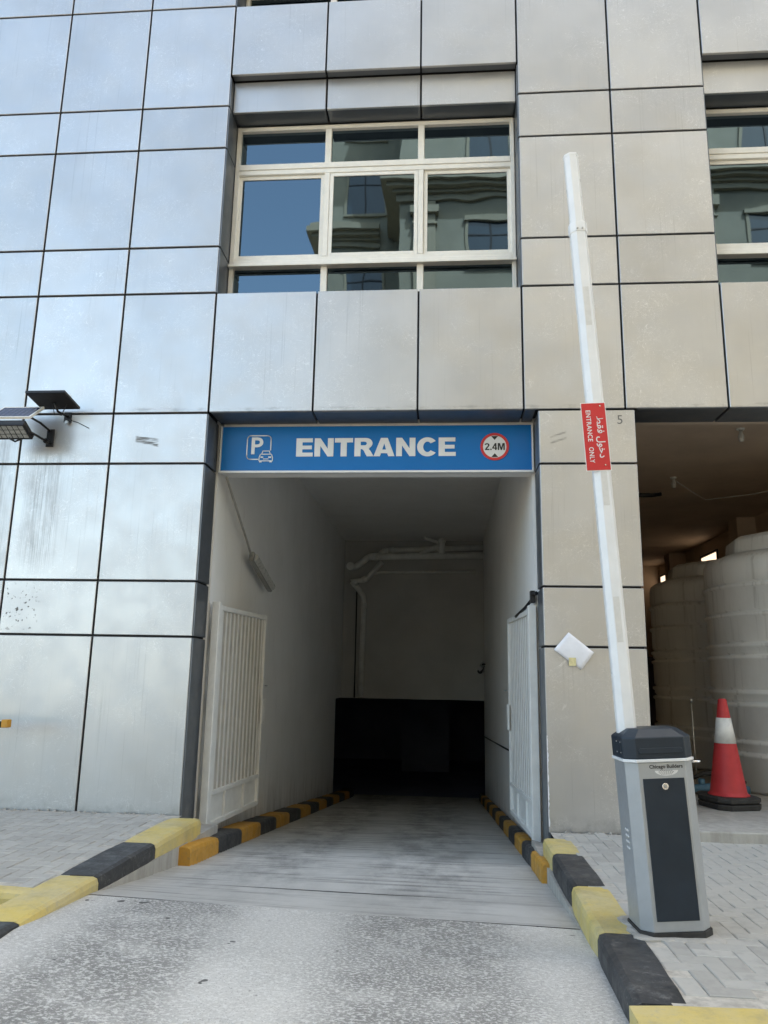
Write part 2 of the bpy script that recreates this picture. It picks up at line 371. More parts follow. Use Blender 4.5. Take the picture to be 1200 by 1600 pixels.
gb = MB()   # one sheet round the building's footprint, reaching the horizon
FX0, FX1, FY0, FY1 = -14, 30, -2.36, 20
for x0, x1, y0, y1 in ((-900, 900, -900, FY0), (-900, FX0, FY0, FY1), (FX1, 900, FY0, FY1), (-900, 900, FY1, 900)):
    gb.add([(x0, y0, -.30), (x1, y0, -.30), (x1, y1, -.30), (x0, y1, -.30)], [(0, 1, 2, 3)])
tag(gb.build('ground', 'ground'), 'pale sandy ground spreading beyond the street', None, None, 'structure')
tag(sheet('street', 'street', fr(-60, 60, 30), fr(-15, -4.6, 8), lambda x, y: -.17), 'sandy asphalt street in front of the building', kind='structure')
gx = lambda x, y: ramp_z(x, y)
tag(sheet('driveway', 'apron', fr(-2.30, .84, 40), fr(-6.2, -2.352, 50), gx), 'speckled concrete apron leading to the ramp', kind='structure')
tag(sheet('driveway_slab', 'ramp', fr(-2.30, .90, 30), fr(-2.344, -1.588, 12), lambda x, y: ramp_z(x, y)+.003*math.sin(x*2)), 'smooth concrete strip between the apron and the ramp', kind='structure')
ys = [-1.58]
while ys[-1] < 11.4: ys.append(ys[-1] + .021)
def rib(x, y):
    d = .0045*math.sin(2*math.pi*y/.084 + .6*math.sin(x*1.7) + .25*math.sin(x*9)) if y < 8.5 else 0
    return ramp_z(x, y) + d*min(1, (y+1.6)*3)
tag(sheet('ramp', 'ramp', fr(-2.36, .92, 24), ys, rib), 'ribbed concrete ramp going down into the garage', kind='structure')
tag(sheet('ramp_bed', 'sealant', fr(-2.36, .92, 2), [-6.2, -3.2, -2.35, -1.6, 0], lambda x, y: ramp_z(x, y)-.03), 'dark bedding under the concrete slabs', kind='structure')
tag(sheet('basement_floor', 'basement', fr(-9, 8, 4), fr(11.35, 19.5, 3), lambda x, y: -1.475), 'dark basement floor past the ramp foot', kind='structure')

# ------------------------------------------------------------------ the building
B = tag(empty('office_building', (0, 0, 0)), 'silver panelled building with blue mirror windows and a garage entrance', 'building')
XL = [-2.445, -3.45, -4.42, -5.40, -6.40, -7.40, -8.40]
Z_ALL = [-.06, 1.62, 2.16, 3.36, 3.90, 5.245, 5.79, 7.0, 7.537, 8.87, 9.415, 10.625, 11.16, 12.5]
PAN = 0
def panel(u0, u1, w0, w1, origin, right, upv, out, mat='panel', gap=.0105, th=.028):
    """A folded cassette panel in the plane through origin spanned by right/up, chamfered at its front edges."""
    global PAN
    right, upv, out = Vector(right), Vector(upv), Vector(out)
    a0, a1, b0, b1 = u0+gap, u1-gap, w0+gap, w1-gap
    cu, cw = (a0+a1)/2, (b0+b1)/2; hw, hh = (a1-a0)/2, (b1-b0)/2; c = .004
    vs = [(-hw+c, 0, -hh+c), (hw-c, 0, -hh+c), (hw-c, 0, hh-c), (-hw+c, 0, hh-c),
          (-hw, c, -hh), (hw, c, -hh), (hw, c, hh), (-hw, c, hh), (-hw, th, -hh), (hw, th, -hh), (hw, th, hh), (-hw, th, hh)]
    fs = [(0, 1, 2, 3)] + [(i, 4+i, 4+(i+1) % 4, (i+1) % 4) for i in range(4)] + [(4+i, 8+i, 8+(i+1) % 4, 4+(i+1) % 4) for i in range(4)]
    o = MB().add(vs, fs).build('panel', mat, B)
    P = Vector(origin) + right*cu + upv*cw
    m3 = Matrix((right, -out, upv)).transposed()
    t = Matrix.Rotation(R(rnd.uniform(-.10, .10)), 3, 'X') @ Matrix.Rotation(R(rnd.uniform(-.12, .12)), 3, 'Z')
    o.matrix_local = Matrix.Translation(P) @ (m3 @ t).to_4x4()
    PAN += 1
    return o
FX = ((1, 0, 0), (0, 0, 1), (0, -1, 0))
def front(x0, x1, z0, z1, y=0): return panel(x0, x1, z0, z1, (0, y, 0), *FX)
# piers
for xa, xb in zip(XL, XL[1:]):
    for za, zb in zip(Z_ALL, Z_ALL[1:]): front(xb, xa, za, zb)
for xa, xb in ((.77, 1.76), (1.76, 2.75)):
    for za, zb in zip(Z_ALL[4:], Z_ALL[5:]): front(xa, xb, za, zb)
zp = [-.06, 1.58, 2.14, 3.345, 3.90]
for za, zb in zip(zp, zp[1:]): front(.905, 1.856, za, zb)
for xa, xb in ((5.93, 6.93), (6.93, 7.93)):
    for za, zb in zip(Z_ALL, Z_ALL[1:]): front(xa, xb, za, zb)
BAY1 = [-2.445, -1.36, -.29, .77]; BAY2 = [2.75, 3.81, 4.87, 5.93]
WY, STEP = .35, .12
for bay in (BAY1, BAY2):
    for xa, xb in zip(bay, bay[1:]):
        front(xa, xb, 3.90, 5.245)
        for dz in (0, 3.625):
            front(xa, xb, 7.93+dz, 8.87+dz)                       # spandrel over the window
            panel(xa, xb, 0, STEP, (0, 0, 7.945+dz), (1, 0, 0), (0, 1, 0), (0, 0, -1), 'reveal')
            front(xa, xb, 7.53+dz, 7.945+dz, STEP)                # stepped header
            panel(xa, xb, STEP, WY+.02, (0, 0, 7.545+dz), (1, 0, 0), (0, 1, 0), (0, 0, -1), 'reveal')
    for dz in (0, 3.625):                                          # window jamb cladding
        zz = [5.245+dz, 5.79+dz, 7.0+dz, 7.537+dz, 7.93+dz]
        for za, zb in zip(zz, zz[1:]):
            panel(.004, WY+.02, za, zb, (bay[0]+.004, 0, 0), (0, 1, 0), (0, 0, 1), (1, 0, 0), 'reveal')
            panel(-WY-.02, -.004, za, zb, (bay[3]-.004, 0, 0), (0, -1, 0), (0, 0, 1), (-1, 0, 0), 'reveal')
# garage portal reveals and soffits
for za, zb in zip(Z_ALL[:4], Z_ALL[1:5]): panel(.004, .40, za if za > 0 else -.36, zb, (-2.441, 0, 0), (0, 1, 0), (0, 0, 1), (1, 0, 0), 'reveal')
for za, zb in zip(zp, zp[1:]): panel(-.40, -.004, za if za > 0 else -.36, zb, (.909, 0, 0), (0, -1, 0), (0, 0, 1), (-1, 0, 0), 'reveal')
for xa, xb in ((-2.43, -1.36), (-1.36, -.29), (-.29, .77), (.77, .895)): panel(xa, xb, .004, .40, (0, 0, 3.902), (1, 0, 0), (0, 1, 0), (0, 0, -1), 'reveal')
for xa, xb in ((1.865, 2.75), (2.75, 3.81), (3.81, 4.87), (4.87, 5.92)): panel(xa, xb, .004, .45, (0, 0, 3.902), (1, 0, 0), (0, 1, 0), (0, 0, -1), 'reveal')
# carcass behind the cladding: its front shows only as the dark joints
wc = MB()
wc.box(-12.5, -2.474, .03, .42, -.4, 12.5)                                  # left pier
wc.box(-2.474, .80, .03, .36, 3.932, 5.225); wc.box(.80, 2.72, .03, .36, 3.932, 12.5)
wc.box(2.72, 5.96, .03, .36, 3.932, 5.225); wc.box(5.96, 12.5, .03, .42, -.4, 12.5)
wc.box(.938, 1.83, .03, .44, -.4, 3.90)
for x0, x1 in ((-2.474, .80), (2.72, 5.96)):
    for dz in (0, 3.625):
        wc.box(x0, x1, .03, STEP+.02, 7.975+dz, 8.85+dz); wc.box(x0, x1, STEP+.032, .36, 7.575+dz, 8.85+dz)
wc.build('carcass', 'sealant', B)
up_ = MB(); up_.box(-12.5, 29, .45, 19, 4.62, 12.5); up_.box(-12.5, 29, .02, 19, 12.52, 20.5); up_.box(12.52, 29, .02, .44, -.2, 12.5)
up_.build('shading_upper_storeys', 'panel', B)  # unseen height and sideways reach, sized to keep the street in shadow
# tunnel
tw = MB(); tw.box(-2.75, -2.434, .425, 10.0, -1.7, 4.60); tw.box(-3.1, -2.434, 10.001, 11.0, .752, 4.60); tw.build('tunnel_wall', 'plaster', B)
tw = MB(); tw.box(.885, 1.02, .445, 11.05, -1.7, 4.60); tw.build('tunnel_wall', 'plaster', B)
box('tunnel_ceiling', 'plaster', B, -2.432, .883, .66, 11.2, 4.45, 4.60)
box('lintel', 'plaster', B, -2.40, .93, .425, .62, 3.37, 4.60)
bw = MB(); bw.box(-2.432, .883, 10.8, 11.0, .75, 4.44); bw.build('back_wall', 'backwall', B)
bs = MB(); bs.box(-9, 8, 19.3, 19.5, -1.47, 1.6); bs.box(-9.2, -9, 10.2, 19.5, -1.47, 1.6); bs.box(8, 8.2, 11.2, 19.5, -1.47, 1.6)
bs.box(-9, -2.77, 10.0, 10.2, -1.47, 1.6); bs.box(1.03, 8, 11.05, 11.25, -1.47, 1.6); bs.box(-9, -3.105, 10.2, 11.0, 1.6, 1.8); bs.box(-9, 8, 11.0, 19.5, 1.6, 1.8)
bs.build('basement_shell', 'basement', B)
bq = MB(); bq.box(-1.3, .1, 16.2, 16.5, -1.47, 1.59); bq.build('basement_column', 'basement', B)
# store room with the tanks
ST = MB(); ST.box(1.03, 5.80, .47, 14.2, 4.32, 4.60); ST.build('store_ceiling', 'soffit', B)
ST = MB(); ST.box(5.80, 5.96, .44, 14.2, -.3, 4.60); ST.box(1.03, 5.80, 14.0, 14.2, -.3, 4.32); ST.build('store_wall', 'soffit', B)
ST = MB(); ST.box(1.021, 1.05, .46, 14.0, -.3, 4.318); ST.build('store_side_wall', 'soffit', B)
for y0, y1, z0 in ((.46, .62, 3.935),): box('store_beam', 'soffit', B, 1.06, 5.79, y0, y1, z0, 4.315)
box('store_column', 'soffit', B, 5.40, 5.79, 11.6, 12.05, -.05, 4.315)
box('store_column', 'soffit', B, 5.45, 5.79, 7.3, 7.75, -.05, 4.315)

text('pencil_mark', '5', 'label_grey', B, 1, (1.70, -.0006, 3.79), FRONT, .0004, 0, .05, .09)
g = G('daylight_glow_pane'); g.set(Base_Color=(.6, .5, .4), Emission_Color=(1.0, .72, .48), Emission_Strength=.3); M['vent'] = g.m  # added emission stands in for daylight through a gap behind the tanks
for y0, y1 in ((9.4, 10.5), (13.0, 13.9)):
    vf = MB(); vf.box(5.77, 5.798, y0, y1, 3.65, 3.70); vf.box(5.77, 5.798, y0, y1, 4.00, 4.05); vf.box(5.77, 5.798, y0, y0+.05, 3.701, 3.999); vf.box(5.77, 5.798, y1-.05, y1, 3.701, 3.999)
    w_ = vf.build('daylight_glow_panel', 'black_metal', B); box('pane', 'vent', w_, 5.782, 5.79, y0+.051, y1-.051, 3.701, 3.999)

# windows
def window(x0, bays, zoff):
    W = MB(); f = .045
    xs = bays; za, zt, zl0, zl1, zu0, zu1 = 5.20+zoff, 7.525+zoff, 5.725+zoff, 5.85+zoff, 6.90+zoff, 7.03+zoff
    y0, y1 = WY, WY+.08
    e0, e3 = xs[0]+.012, xs[3]-.012
    win = W.box(e0, e0+.045, y0, y1, za, zt).build('window', 'alu', B)
    fr_ = MB()
    fr_.box(e3-.045, e3, y0, y1, za, zt); fr_.box(e0+.046, e3-.046, y0, y1, zt-.05, zt)
    for x in xs[1:3]:
        fr_.box(x-.036, x+.036, y0+.003, y1, za, zl0-.001); fr_.box(x-.036, x+.036, y0+.003, y1, zu1+.001, zt-.051); fr_.box(x-.03, x+.03, y0+.004, y1, zl1+.001, zu0-.001)
    fr_.box(e0+.046, e3-.046, y0-.012, y1, zl0, zl1-.05); fr_.box(e0+.046, e3-.046, y0+.006, y1, zl1-.048, zl1)
    fr_.box(e0+.046, e3-.046, y0-.006, y1, zu0+.06, zu1); fr_.box(e0+.046, e3-.046, y0+.004, y1, zu0, zu0+.058)
    fr_.build('window_frame', 'alu', win, .004, 1)
    for i in range(3):
        a, b = xs[i]+.037, xs[i+1]-.037
        if i == 0: a = e0+.046
        if i == 2: b = e3-.046
        box('pane', 'glass', win, a, b, y0+.05, y0+.06, zu1+.001, zt-.051)
        box('pane', 'glass', win, a, b, y0+.05, y0+.06, za, zl0-.001)
        d = .0 if i == 1 else .022                              # outer sashes slide behind the middle one
        s_ = MB(); t = .042; yA, yB = y0+.012+d, y0+.045+d
        zA, zB = zl1+.002, zu0-.002; A, Bx = a-.004, b+.004
        s_.box(A, A+t, yA, yB, zA, zB); s_.box(Bx-t, Bx, yA, yB, zA, zB); s_.box(A+t+.0005, Bx-t-.0005, yA, yB, zA, zA+t); s_.box(A+t+.0005, Bx-t-.0005, yA, yB, zB-t, zB)
        s_.build('sash', 'alu', win, .003, 1)
        p = box('pane', 'glass', win, A+t, Bx-t, yA+.014, yA+.022, zA+t, zB-t)
        p.rotation_euler = (0, 0, 0)
    for x in (xs[0]+.2, xs[1]+.05, xs[2]-.1, xs[3]-.2):
        box('drain_cap', 'grey_metal', win, x, x+.04, y0-.016, y0-.012, zl0+.03, zl0+.042)
    box('window_sill', 'alu', win, e0, e3, y0-.06, y0-.014, zl0-.03+.02, zl0+.02, .003)
    return win
for b_ in (BAY1, BAY2):
    for dz in (0, 3.625): window(0, b_, dz)

# ------------------------------------------------------------------ pavements
def paver_mesh():
    L, W, c, h = .1965/2, .0965/2, .005, .03
    vs = [(-L+c, -W+c, 0), (L-c, -W+c, 0), (L-c, W-c, 0), (-L+c, W-c, 0), (-L, -W, -c*.8), (L, -W, -c*.8), (L, W, -c*.8), (-L, W, -c*.8), (-L, -W, -h), (L, -W, -h), (L, W, -h), (-L, W, -h)]
    fs = [(0, 1, 2, 3)] + [(4+i, 4+(i+1) % 4, (i+1) % 4, i) for i in range(4)] + [(8+i, 8+(i+1) % 4, 4+(i+1) % 4, 4+i) for i in range(4)]
    me = bpy.data.meshes.new('paver'); me.from_pydata(vs, [], fs); me.materials.append(M['paver']); return me, vs, fs
PM, PV, PF = paver_mesh()
def pavement(name, label, inside, base_poly, zf, near):
    base = MB().add([(x, y, zf(x, y)-.0055) for x, y in base_poly], [list(range(len(base_poly)))]).build(name, 'sand')
    tag(base, label, kind='structure')
    xs = [p[0] for p in base_poly]; ys_ = [p[1] for p in base_poly]
    spots = []; s = .1
    for i in range(int((min(xs)-1)/s), int((max(xs)+1)/s)):
        for j in range(int((min(ys_)-1)/s), int((max(ys_)+1)/s)):
            k = (i - j) % 4
            if k == 0: spots.append(((i+1)*s, (j+.5)*s, 0))
            elif k == 3: spots.append(((i+.5)*s, (j+1)*s, 1)) if True else None
    spots = [q for q in spots if inside(q[0], q[1])]
    spots.sort(key=lambda q: near(q[0], q[1]))
    rest = MB()
    for n, (x, y, v) in enumerate(spots):
        z = zf(x, y) + rnd.uniform(-.002, .0025)
        mt = Matrix.Translation((x, y, z)) @ Matrix.Rotation(math.pi/2*v + R(rnd.uniform(-1, 1)), 4, 'Z') @ Matrix.Rotation(R(rnd.uniform(-.5, .5)), 4, 'X') @ Matrix.Rotation(R(rnd.uniform(-.4, .4)), 4, 'Y')
        if n < 300:
            o = bpy.data.objects.new('paver', PM); col.objects.link(o); o.parent = base; o.matrix_local = mt
        else: rest.add([mt @ Vector(p) for p in PV], PF)
    if rest.v: tag(rest.build('paver', 'paver', base), kind='stuff')
    return base
zr = lambda x, y: -.013*(y+2.9)
pavement('pavement', 'grey herringbone block pavement beside the barrier', lambda x, y: x > 1.02-.028*max(0, y+2.5)*0 and x < 7 and -3.70 < y < -.05, [(.92, -3.85), (7, -3.85), (7, -.03), (.92, -.03)], zr,
         lambda x, y: (0 if x-.25*(y+7.3) < .25 else 50) + y)
pavement('pavement', 'grey herringbone block pavement under the solar lights', lambda x, y: -7.5 < x < -2.53 and -2.45 < y < -.05, [(-7.5, -2.5), (-2.42, -2.5), (-2.42, -.03), (-7.5, -.03)], lambda x, y: -.004,
         lambda x, y: (0 if x > -.62*(y+7.355)-.15 else 50) - x*.3 + y*.2)
# step and floor of the store
sl = MB(); sl.box(1.87, 5.78, -.28, 13.95, -.2, .055); tag(sl.build('store_floor', 'concrete', None, .012), 'raised concrete floor slab under the water tanks', kind='structure')

# mortar crumbs swept against the foot of the walls
cr_ = MB()
for k in range(110):
    x = rnd.uniform(-4.6, -2.6) if k < 75 else rnd.uniform(.98, 1.8); y = -.012-abs(rnd.gauss(0, .035)); q = rnd.uniform(.004, .016)
    z = -.004 if x < 0 else zr(x, y)
    cr_.loft([[(x+q*rnd.uniform(.6, 1.3)*math.cos(a), y+q*rnd.uniform(.6, 1.2)*math.sin(a), z-.004) for a in (0, 1.3, 2.6, 3.9, 5.1)], [(x+q*.5*math.cos(a), y+q*.5*math.sin(a), z+q*rnd.uniform(.35, .8)) for a in (0, 1.3, 2.6, 3.9, 5.1)]])
tag(cr_.build('mortar_crumbs', 'concrete'), 'pale mortar crumbs along the foot of the silver walls', kind='stuff')
pe = MB(); zz = fr(.0, .78, 40); wd = [rnd.uniform(.002, .014) for _ in zz]
pe.add([(.914, -.0035, z) for z in zz] + [(.914+w, -.0035, z) for z, w in zip(zz, wd)] + [(.914, -.0005, z) for z in zz] + [(.914+w, -.0005, z) for z, w in zip(zz, wd)],
       [(k, 41+k, 42+k, k+1) for k in range(40)] + [(41+k, 123+k, 124+k, 42+k) for k in range(40)] + [(82+k, k, k+1, 83+k) for k in range(40)])
pe.build('peeling_sealant', 'paper', B)

# ------------------------------------------------------------------ kerbs
def kerb_profile(w, h, c=.03):      # cross-section with the road face at u=0, top back at u=w
    return [(0, -h), (w, -h), (w, 0), (c*1.3, 0), (c*.35, -c*.35), (0, -c*1.3)]
def kerb_stone(mat, parent, p0, p1, w, h, side, z0=0.0, z1=0.0, gap=.004, name='kerb_stone'):
    a, b = Vector((*p0, z0)), Vector((*p1, z1)); d = (b-a).normalized(); a = a+d*gap; b = b-d*gap
    n = Vector((-d.y, d.x, 0)).normalized()*side           # pointing away from the road
    prof = kerb_profile(w, h); K = 6; rings = []
    for k in range(K+1):
        p = a.lerp(b, k/K); jit = Vector((0, 0, rnd.uniform(-.003, .003)))
        e = .008 if k in (0, K) else 0
        rings.append([p + jit*(1 if v > -h*.9 else 0) + n*(u + (e if u < w/2 else -e*0)) + Vector((0, 0, v - (e if v > -h*.5 else 0))) for u, v in prof])
    if side < 0: rings = [q[::-1] for q in rings]
    return MB().loft([q for q in rings], False).build(name, mat, parent)
lw = MB(); lw.add([(-2.205, -2.3, -.10), (-2.205, .42, -.42), (-2.205, .42, -.155), (-2.205, -2.3, -.09), (-2.43, -2.3, -.10), (-2.43, .42, -.42), (-2.43, .42, -.155), (-2.43, -2.3, -.09)],
             [(0, 1, 2, 3), (7, 6, 5, 4), (0, 4, 5, 1), (3, 2, 6, 7), (0, 3, 7, 4), (1, 5, 6, 2)])
KL = tag(lw.build('kerb', 'concrete'), 'yellow and black kerb on the solar light side of the ramp', kind='structure')
segs = [(-.12, -1.2, 'kerb_yellow', -2.20, -2.215), (-1.2, -2.19, 'kerb_black', -2.215, -2.215), (-2.19, -3.13, 'kerb_yellow', -2.215, -2.21), (-3.13, -4.2, 'kerb_black', -2.21, -2.19), (-4.2, -5.2, 'kerb_yellow', -2.19, -2.19)]
for y0, y1, m, xa, xb in segs: kerb_stone(m, KL, (xb, y1), (xa, y0), .265, .15, 1, -.0, 0)
for k in range(5): kerb_stone('kerb_yellow' if k % 2 == 0 else 'kerb_black', KL, (-2.49-k*1.0-1.0, -2.62), (-2.49-k*1.0, -2.62), .12, .16, 1, 0, 0)
rw = MB(); rw.add([(.79, -2.6, -.16), (.79, .3, -.42), (.79, .3, -.17), (.79, -2.6, -.14), (1.0, -2.6, -.16), (1.0, -.02, -.42), (1.0, -.02, -.17), (1.0, -2.6, -.14)],
             [(3, 2, 1, 0), (4, 5, 6, 7), (1, 5, 4, 0), (7, 6, 2, 3), (4, 7, 3, 0), (2, 6, 5, 1)])
KR = tag(rw.build('kerb', 'concrete'), 'yellow and black kerb beside the barrier cabinet', kind='structure')
segs = [(-.30, -.93, 'kerb_yellow', .815, .81), (-.93, -1.90, 'kerb_black', .81, .805), (-1.90, -2.88, 'kerb_yellow', .805, .785), (-2.88, -3.80, 'kerb_black', .785, .755)]
for y0, y1, m, xa, xb in segs: kerb_stone(m, KR, (xb, y1), (xa, y0), .225, .17, -1, zr(0, y1)-.0+.004, zr(0, y0)+.004)
for k in range(5): kerb_stone('kerb_yellow' if k % 2 == 0 else 'kerb_black', KR, (.74+k, -4.06), (1.74+k, -4.06), .245, .17, 1, .01, .01)
# low kerbs inside the tunnel
for nm, x, side, start, lab in (('kerb', -2.10, 1, -.70, 'low amber and black kerb along the conduit wall of the ramp'), ('kerb', .745, -1, -.82, 'low amber and black kerb along the camera wall of the ramp')):
    base = MB(); x0, x1 = (x-.2, x-.015) if side > 0 else (x+.015, x+.2)
    y = start+.02; base.add([(x0, y, ramp_z(x, y)-.1), (x1, y, ramp_z(x, y)-.1), (x1, 11.0, ramp_z(x, 11)-.1), (x0, 11.0, ramp_z(x, 11)-.1), (x0, y, ramp_z(x, y)+.1), (x1, y, ramp_z(x, y)+.1), (x1, 11.0, ramp_z(x, 11)+.1), (x0, 11.0, ramp_z(x, 11)+.1)],
        [(0, 3, 2, 1), (4, 5, 6, 7), (0, 1, 5, 4), (1, 2, 6, 5), (2, 3, 7, 6), (3, 0, 4, 7)])
    K_ = tag(base.build(nm, 'concrete'), lab, kind='structure')
    y = start; k = 0
    while y < 10.6:
        y2 = y+.85
        kerb_stone('kerb_orange' if k % 2 == 0 else 'kerb_black', K_, (x, y), (x, y2), .235 if side > 0 else .11, .17, side, ramp_z(x, y)+.15, ramp_z(x, y2)+.15)
        y = y2; k += 1

# ------------------------------------------------------------------ entrance sign
S = tag(empty('entrance_sign', (-.77, .36, 3.36)), 'blue entrance sign with a parking symbol and height limit over the ramp', 'sign')
S0 = Vector((-.77, .36, 3.36))
def sgn(o):                      # geometry is written in world coordinates, keep it there under the Empty
    o.matrix_parent_inverse = Matrix.Translation(-S0); return o
sx0, sx1, sz0, sz1 = -2.405, .895, 3.355, 3.868
sgn(box('board', 'blue', S, sx0+.018, sx1-.018, .362, .42, sz0+.022, sz1-.004))
f_ = MB(); f_.box(sx0, sx1, .352, .424, sz0, sz0+.021); f_.box(sx0, sx0+.016, .352, .424, sz0+.0215, sz1); f_.box(sx1-.016, sx1, .352, .424, sz0+.0215, sz1)
sgn(f_.build('frame', 'sign_white', S))
def heavy_letters(word, x0, x1, zb, h, y, depth):
    """Extra-bold block capitals; every letter is a part of its own."""
    s_, b_ = .27, .215                      # stem and bar thickness in cap heights
    def arc(cx, cz, rx, rz, a0, a1, n=14): return [(cx+rx*math.cos(R(a)), cz+rz*math.sin(R(a))) for a in fr(a0, a1, n)]
    Gl = {
     'E': (.74, [[(0,0),(.74,0),(.74,b_),(s_,b_),(s_,.40),(.69,.40),(.69,.60),(s_,.60),(s_,1-b_),(.725,1-b_),(.725,1),(0,1)]]),
     'N': (.84, [[(0,0),(.255,0),(.255,.585),(.585,0),(.84,0),(.84,1),(.585,1),(.585,.425),(.255,1),(0,1)]]),
     'T': (.80, [[(.4-s_/2,0),(.4+s_/2,0),(.4+s_/2,1-b_-.02),(.80,1-b_-.02),(.80,1),(0,1),(0,1-b_-.02),(.4-s_/2,1-b_-.02)]]),
     'R': (.84, [[(0,0),(s_,0),(s_,.40),(s_,1-.2),(s_,1),(0,1)], [(s_,.40),(.33,.40),(.40,.33),(.545,0),(.85,0),(.70,.30),(.62,.40),(.66,.435)]+arc(.50,.71,.29,.29,-60,90)+[(s_,1),(s_,.80),(.44,.80)]+arc(.44,.70,.10,.10,90,-90,8)+[(s_,.60)]]),
     'A': (.92, [[(0,0),(.275,0),(.325,.165),(.595,.165),(.645,0),(.92,0),(.61,1),(.46,1),(.46,.70),(.545,.36),(.375,.36),(.46,.70),(.46,1),(.31,1)]]),
     'C': (.86, [arc(.45,.5,.45,.515,38,322,40)+arc(.45,.5,.185,.285,318,42,30)]),
    }
    adv = [Gl[c][0] for c in word]; gap = .075; kern = {'TR': 0, 'RA': -.07, 'AN': -.01, 'NT': -.02}
    tot = sum(adv) + gap*(len(word)-1) + sum(kern.get(word[i:i+2], 0) for i in range(len(word)-1))
    k = (x1-x0)/tot; x = x0
    for i, c in enumerate(word):
        mb = MB()
        for lp in Gl[c][1]:
            n = len(lp); P = [(x+a*k, zb+q*h) for a, q in lp]
            mb.add([(a, y-depth, q) for a, q in P] + [(a, y, q) for a, q in P], [list(range(n))] + [[(j+1) % n, j, n+j, n+(j+1) % n] for j in range(n)])
        sgn(mb.build('letter', 'sign_white', S))
        x += (adv[i] + gap + kern.get(word[i:i+2], 0))*k
heavy_letters('ENTRANCE', -1.582, .098, 3.530, .200, .3615, .006)
# parking symbol: rounded outline broken by the car, with the letter P
def outline(pts, w, y0, y1):
    mb = MB()
    for (xa, za), (xb, zb) in zip(pts, pts[1:]):
        d = Vector((xb-xa, zb-za)); n = Vector((-d.y, d.x)).normalized()*w/2; e = d.normalized()*w*.3
        q = [(xa-e.x+n.x, za-e.y+n.y), (xa-e.x-n.x, za-e.y-n.y), (xb+e.x-n.x, zb+e.y-n.y), (xb+e.x+n.x, zb+e.y+n.y)]
        mb.add([(x, y0, z) for x, z in q] + [(x, y1, z) for x, z in q], [(0, 1, 2, 3), (7, 6, 5, 4), (0, 4, 5, 1), (1, 5, 6, 2), (2, 6, 7, 3), (3, 7, 4, 0)])
    return mb
x0, x1, z0, z1, r_ = -2.113, -1.857, 3.502, 3.762, .04
arc = lambda cx, cz, a0, a1: [(cx+r_*math.cos(R(a)), cz+r_*math.sin(R(a))) for a in fr(a0, a1, 6)]
pts = [(x1, z0+.10)] + arc(x1-r_, z1-r_, 0, 90) + arc(x0+r_, z1-r_, 90, 180) + arc(x0+r_, z0+r_, 180, 270) + [(x1-.13, z0)]
pk = sgn(outline(pts, .010, .356, .361).build('parking_symbol', 'sign_white', S))
o = text('letter', 'P', 'sign_white', pk, 1, (-2.003, .362, 3.651), FRONT, .006, .016, .125, .185); 
cx, cz = -1.905, 3.535
car = [(-.072, -.012), (-.06, .02), (-.045, .026), (-.035, .058), (.035, .058), (.045, .026), (.06, .02), (.072, -.012), (.072, -.05), (-.072, -.05), (-.072, -.012)]
cm = outline([(cx+a, cz+b) for a, b in car], .009, .356, .361)
cm.box(cx-.05, cx+.05, .355, .3605, cz+.018, cz+.027); cm.box(cx-.058, cx-.028, .355, .3605, cz-.018, cz-.002); cm.box(cx+.028, cx+.058, .355, .3605, cz-.018, cz-.002)
cm.box(cx-.03, cx+.03, .355, .3605, cz-.034, cz-.026); cm.box(cx-.068, cx-.042, .355, .3605, cz-.066, cz-.052); cm.box(cx+.042, cx+.068, .355, .3605, cz-.066, cz-.052)
cm.build('car_icon', 'sign_white', pk)
c0 = (.500, 3.628)
hl = sgn(MB().disc(c0, .120, .356, .3615).build('height_limit', 'sign_white', S))
MB().disc(c0, .147, .353, .3612, 40, .121).build('red_ring', 'sign_red', hl)
def strip(path, w):                          # constant-width stroke outline as one polygon
    L_, Rr = [], []
    for i in range(len(path)):
        a = Vector(path[max(i-1, 0)]); b = Vector(path[min(i+1, len(path)-1)]); d = (b-a).normalized(); n = Vector((-d.y, d.x))*w/2; p = Vector(path[i])
        L_.append((p.x+n.x, p.y+n.y)); Rr.append((p.x-n.x, p.y-n.y))
    return L_ + Rr[::-1]
two = [(.30+.22*math.cos(R(a)), .72+.19*math.sin(R(a))) for a in fr(170, -20, 12)] + [(.42, .50), (.27, .32), (.16, .185)]
NUM = {'2': (.62, [strip(two, .17), [(.03, .0), (.60, .0), (.60, .165), (.06, .165)]]),
       '.': (.30, [[(.07, 0), (.25, 0), (.25, .18), (.07, .18)]]),
       '4': (.64, [[(.36, 0), (.54, 0), (.54, .20), (.64, .20), (.64, .35), (.54, .35), (.54, 1), (.36, 1), (.02, .36), (.02, .20), (.36, .20), (.36, .35), (.19, .35), (.36, .68), (.36, .35), (.36, .20)]]),
       'M': (.92, [[(.06, 0), (.235, 0), (.235, .70), (.40, 0), (.575, 0), (.74, .70), (.74, 0), (.915, 0), (.915, 1), (.645, 1), (.4875, .36), (.33, 1), (.06, 1)]])}
xn = c0[0]-.104; kx = .208/sum(NUM[c][0] for c in '2.4M')
for c in '2.4M':
    mb = MB()
    for lp in NUM[c][1]:
        n = len(lp); P_ = [(xn+a*kx, c0[1]-.037+q*.074) for a, q in lp]
        a2 = sum(P_[i][0]*P_[(i+1) % n][1]-P_[(i+1) % n][0]*P_[i][1] for i in range(n))
        if a2 < 0: P_ = P_[::-1]
        mb.add([(a, .3535, q) for a, q in P_] + [(a, .356, q) for a, q in P_], [list(range(n))] + [[(j+1) % n, j, n+j, n+(j+1) % n] for j in range(n)])
    mb.build('numeral', 'sign_black', hl); xn += NUM[c][0]*kx
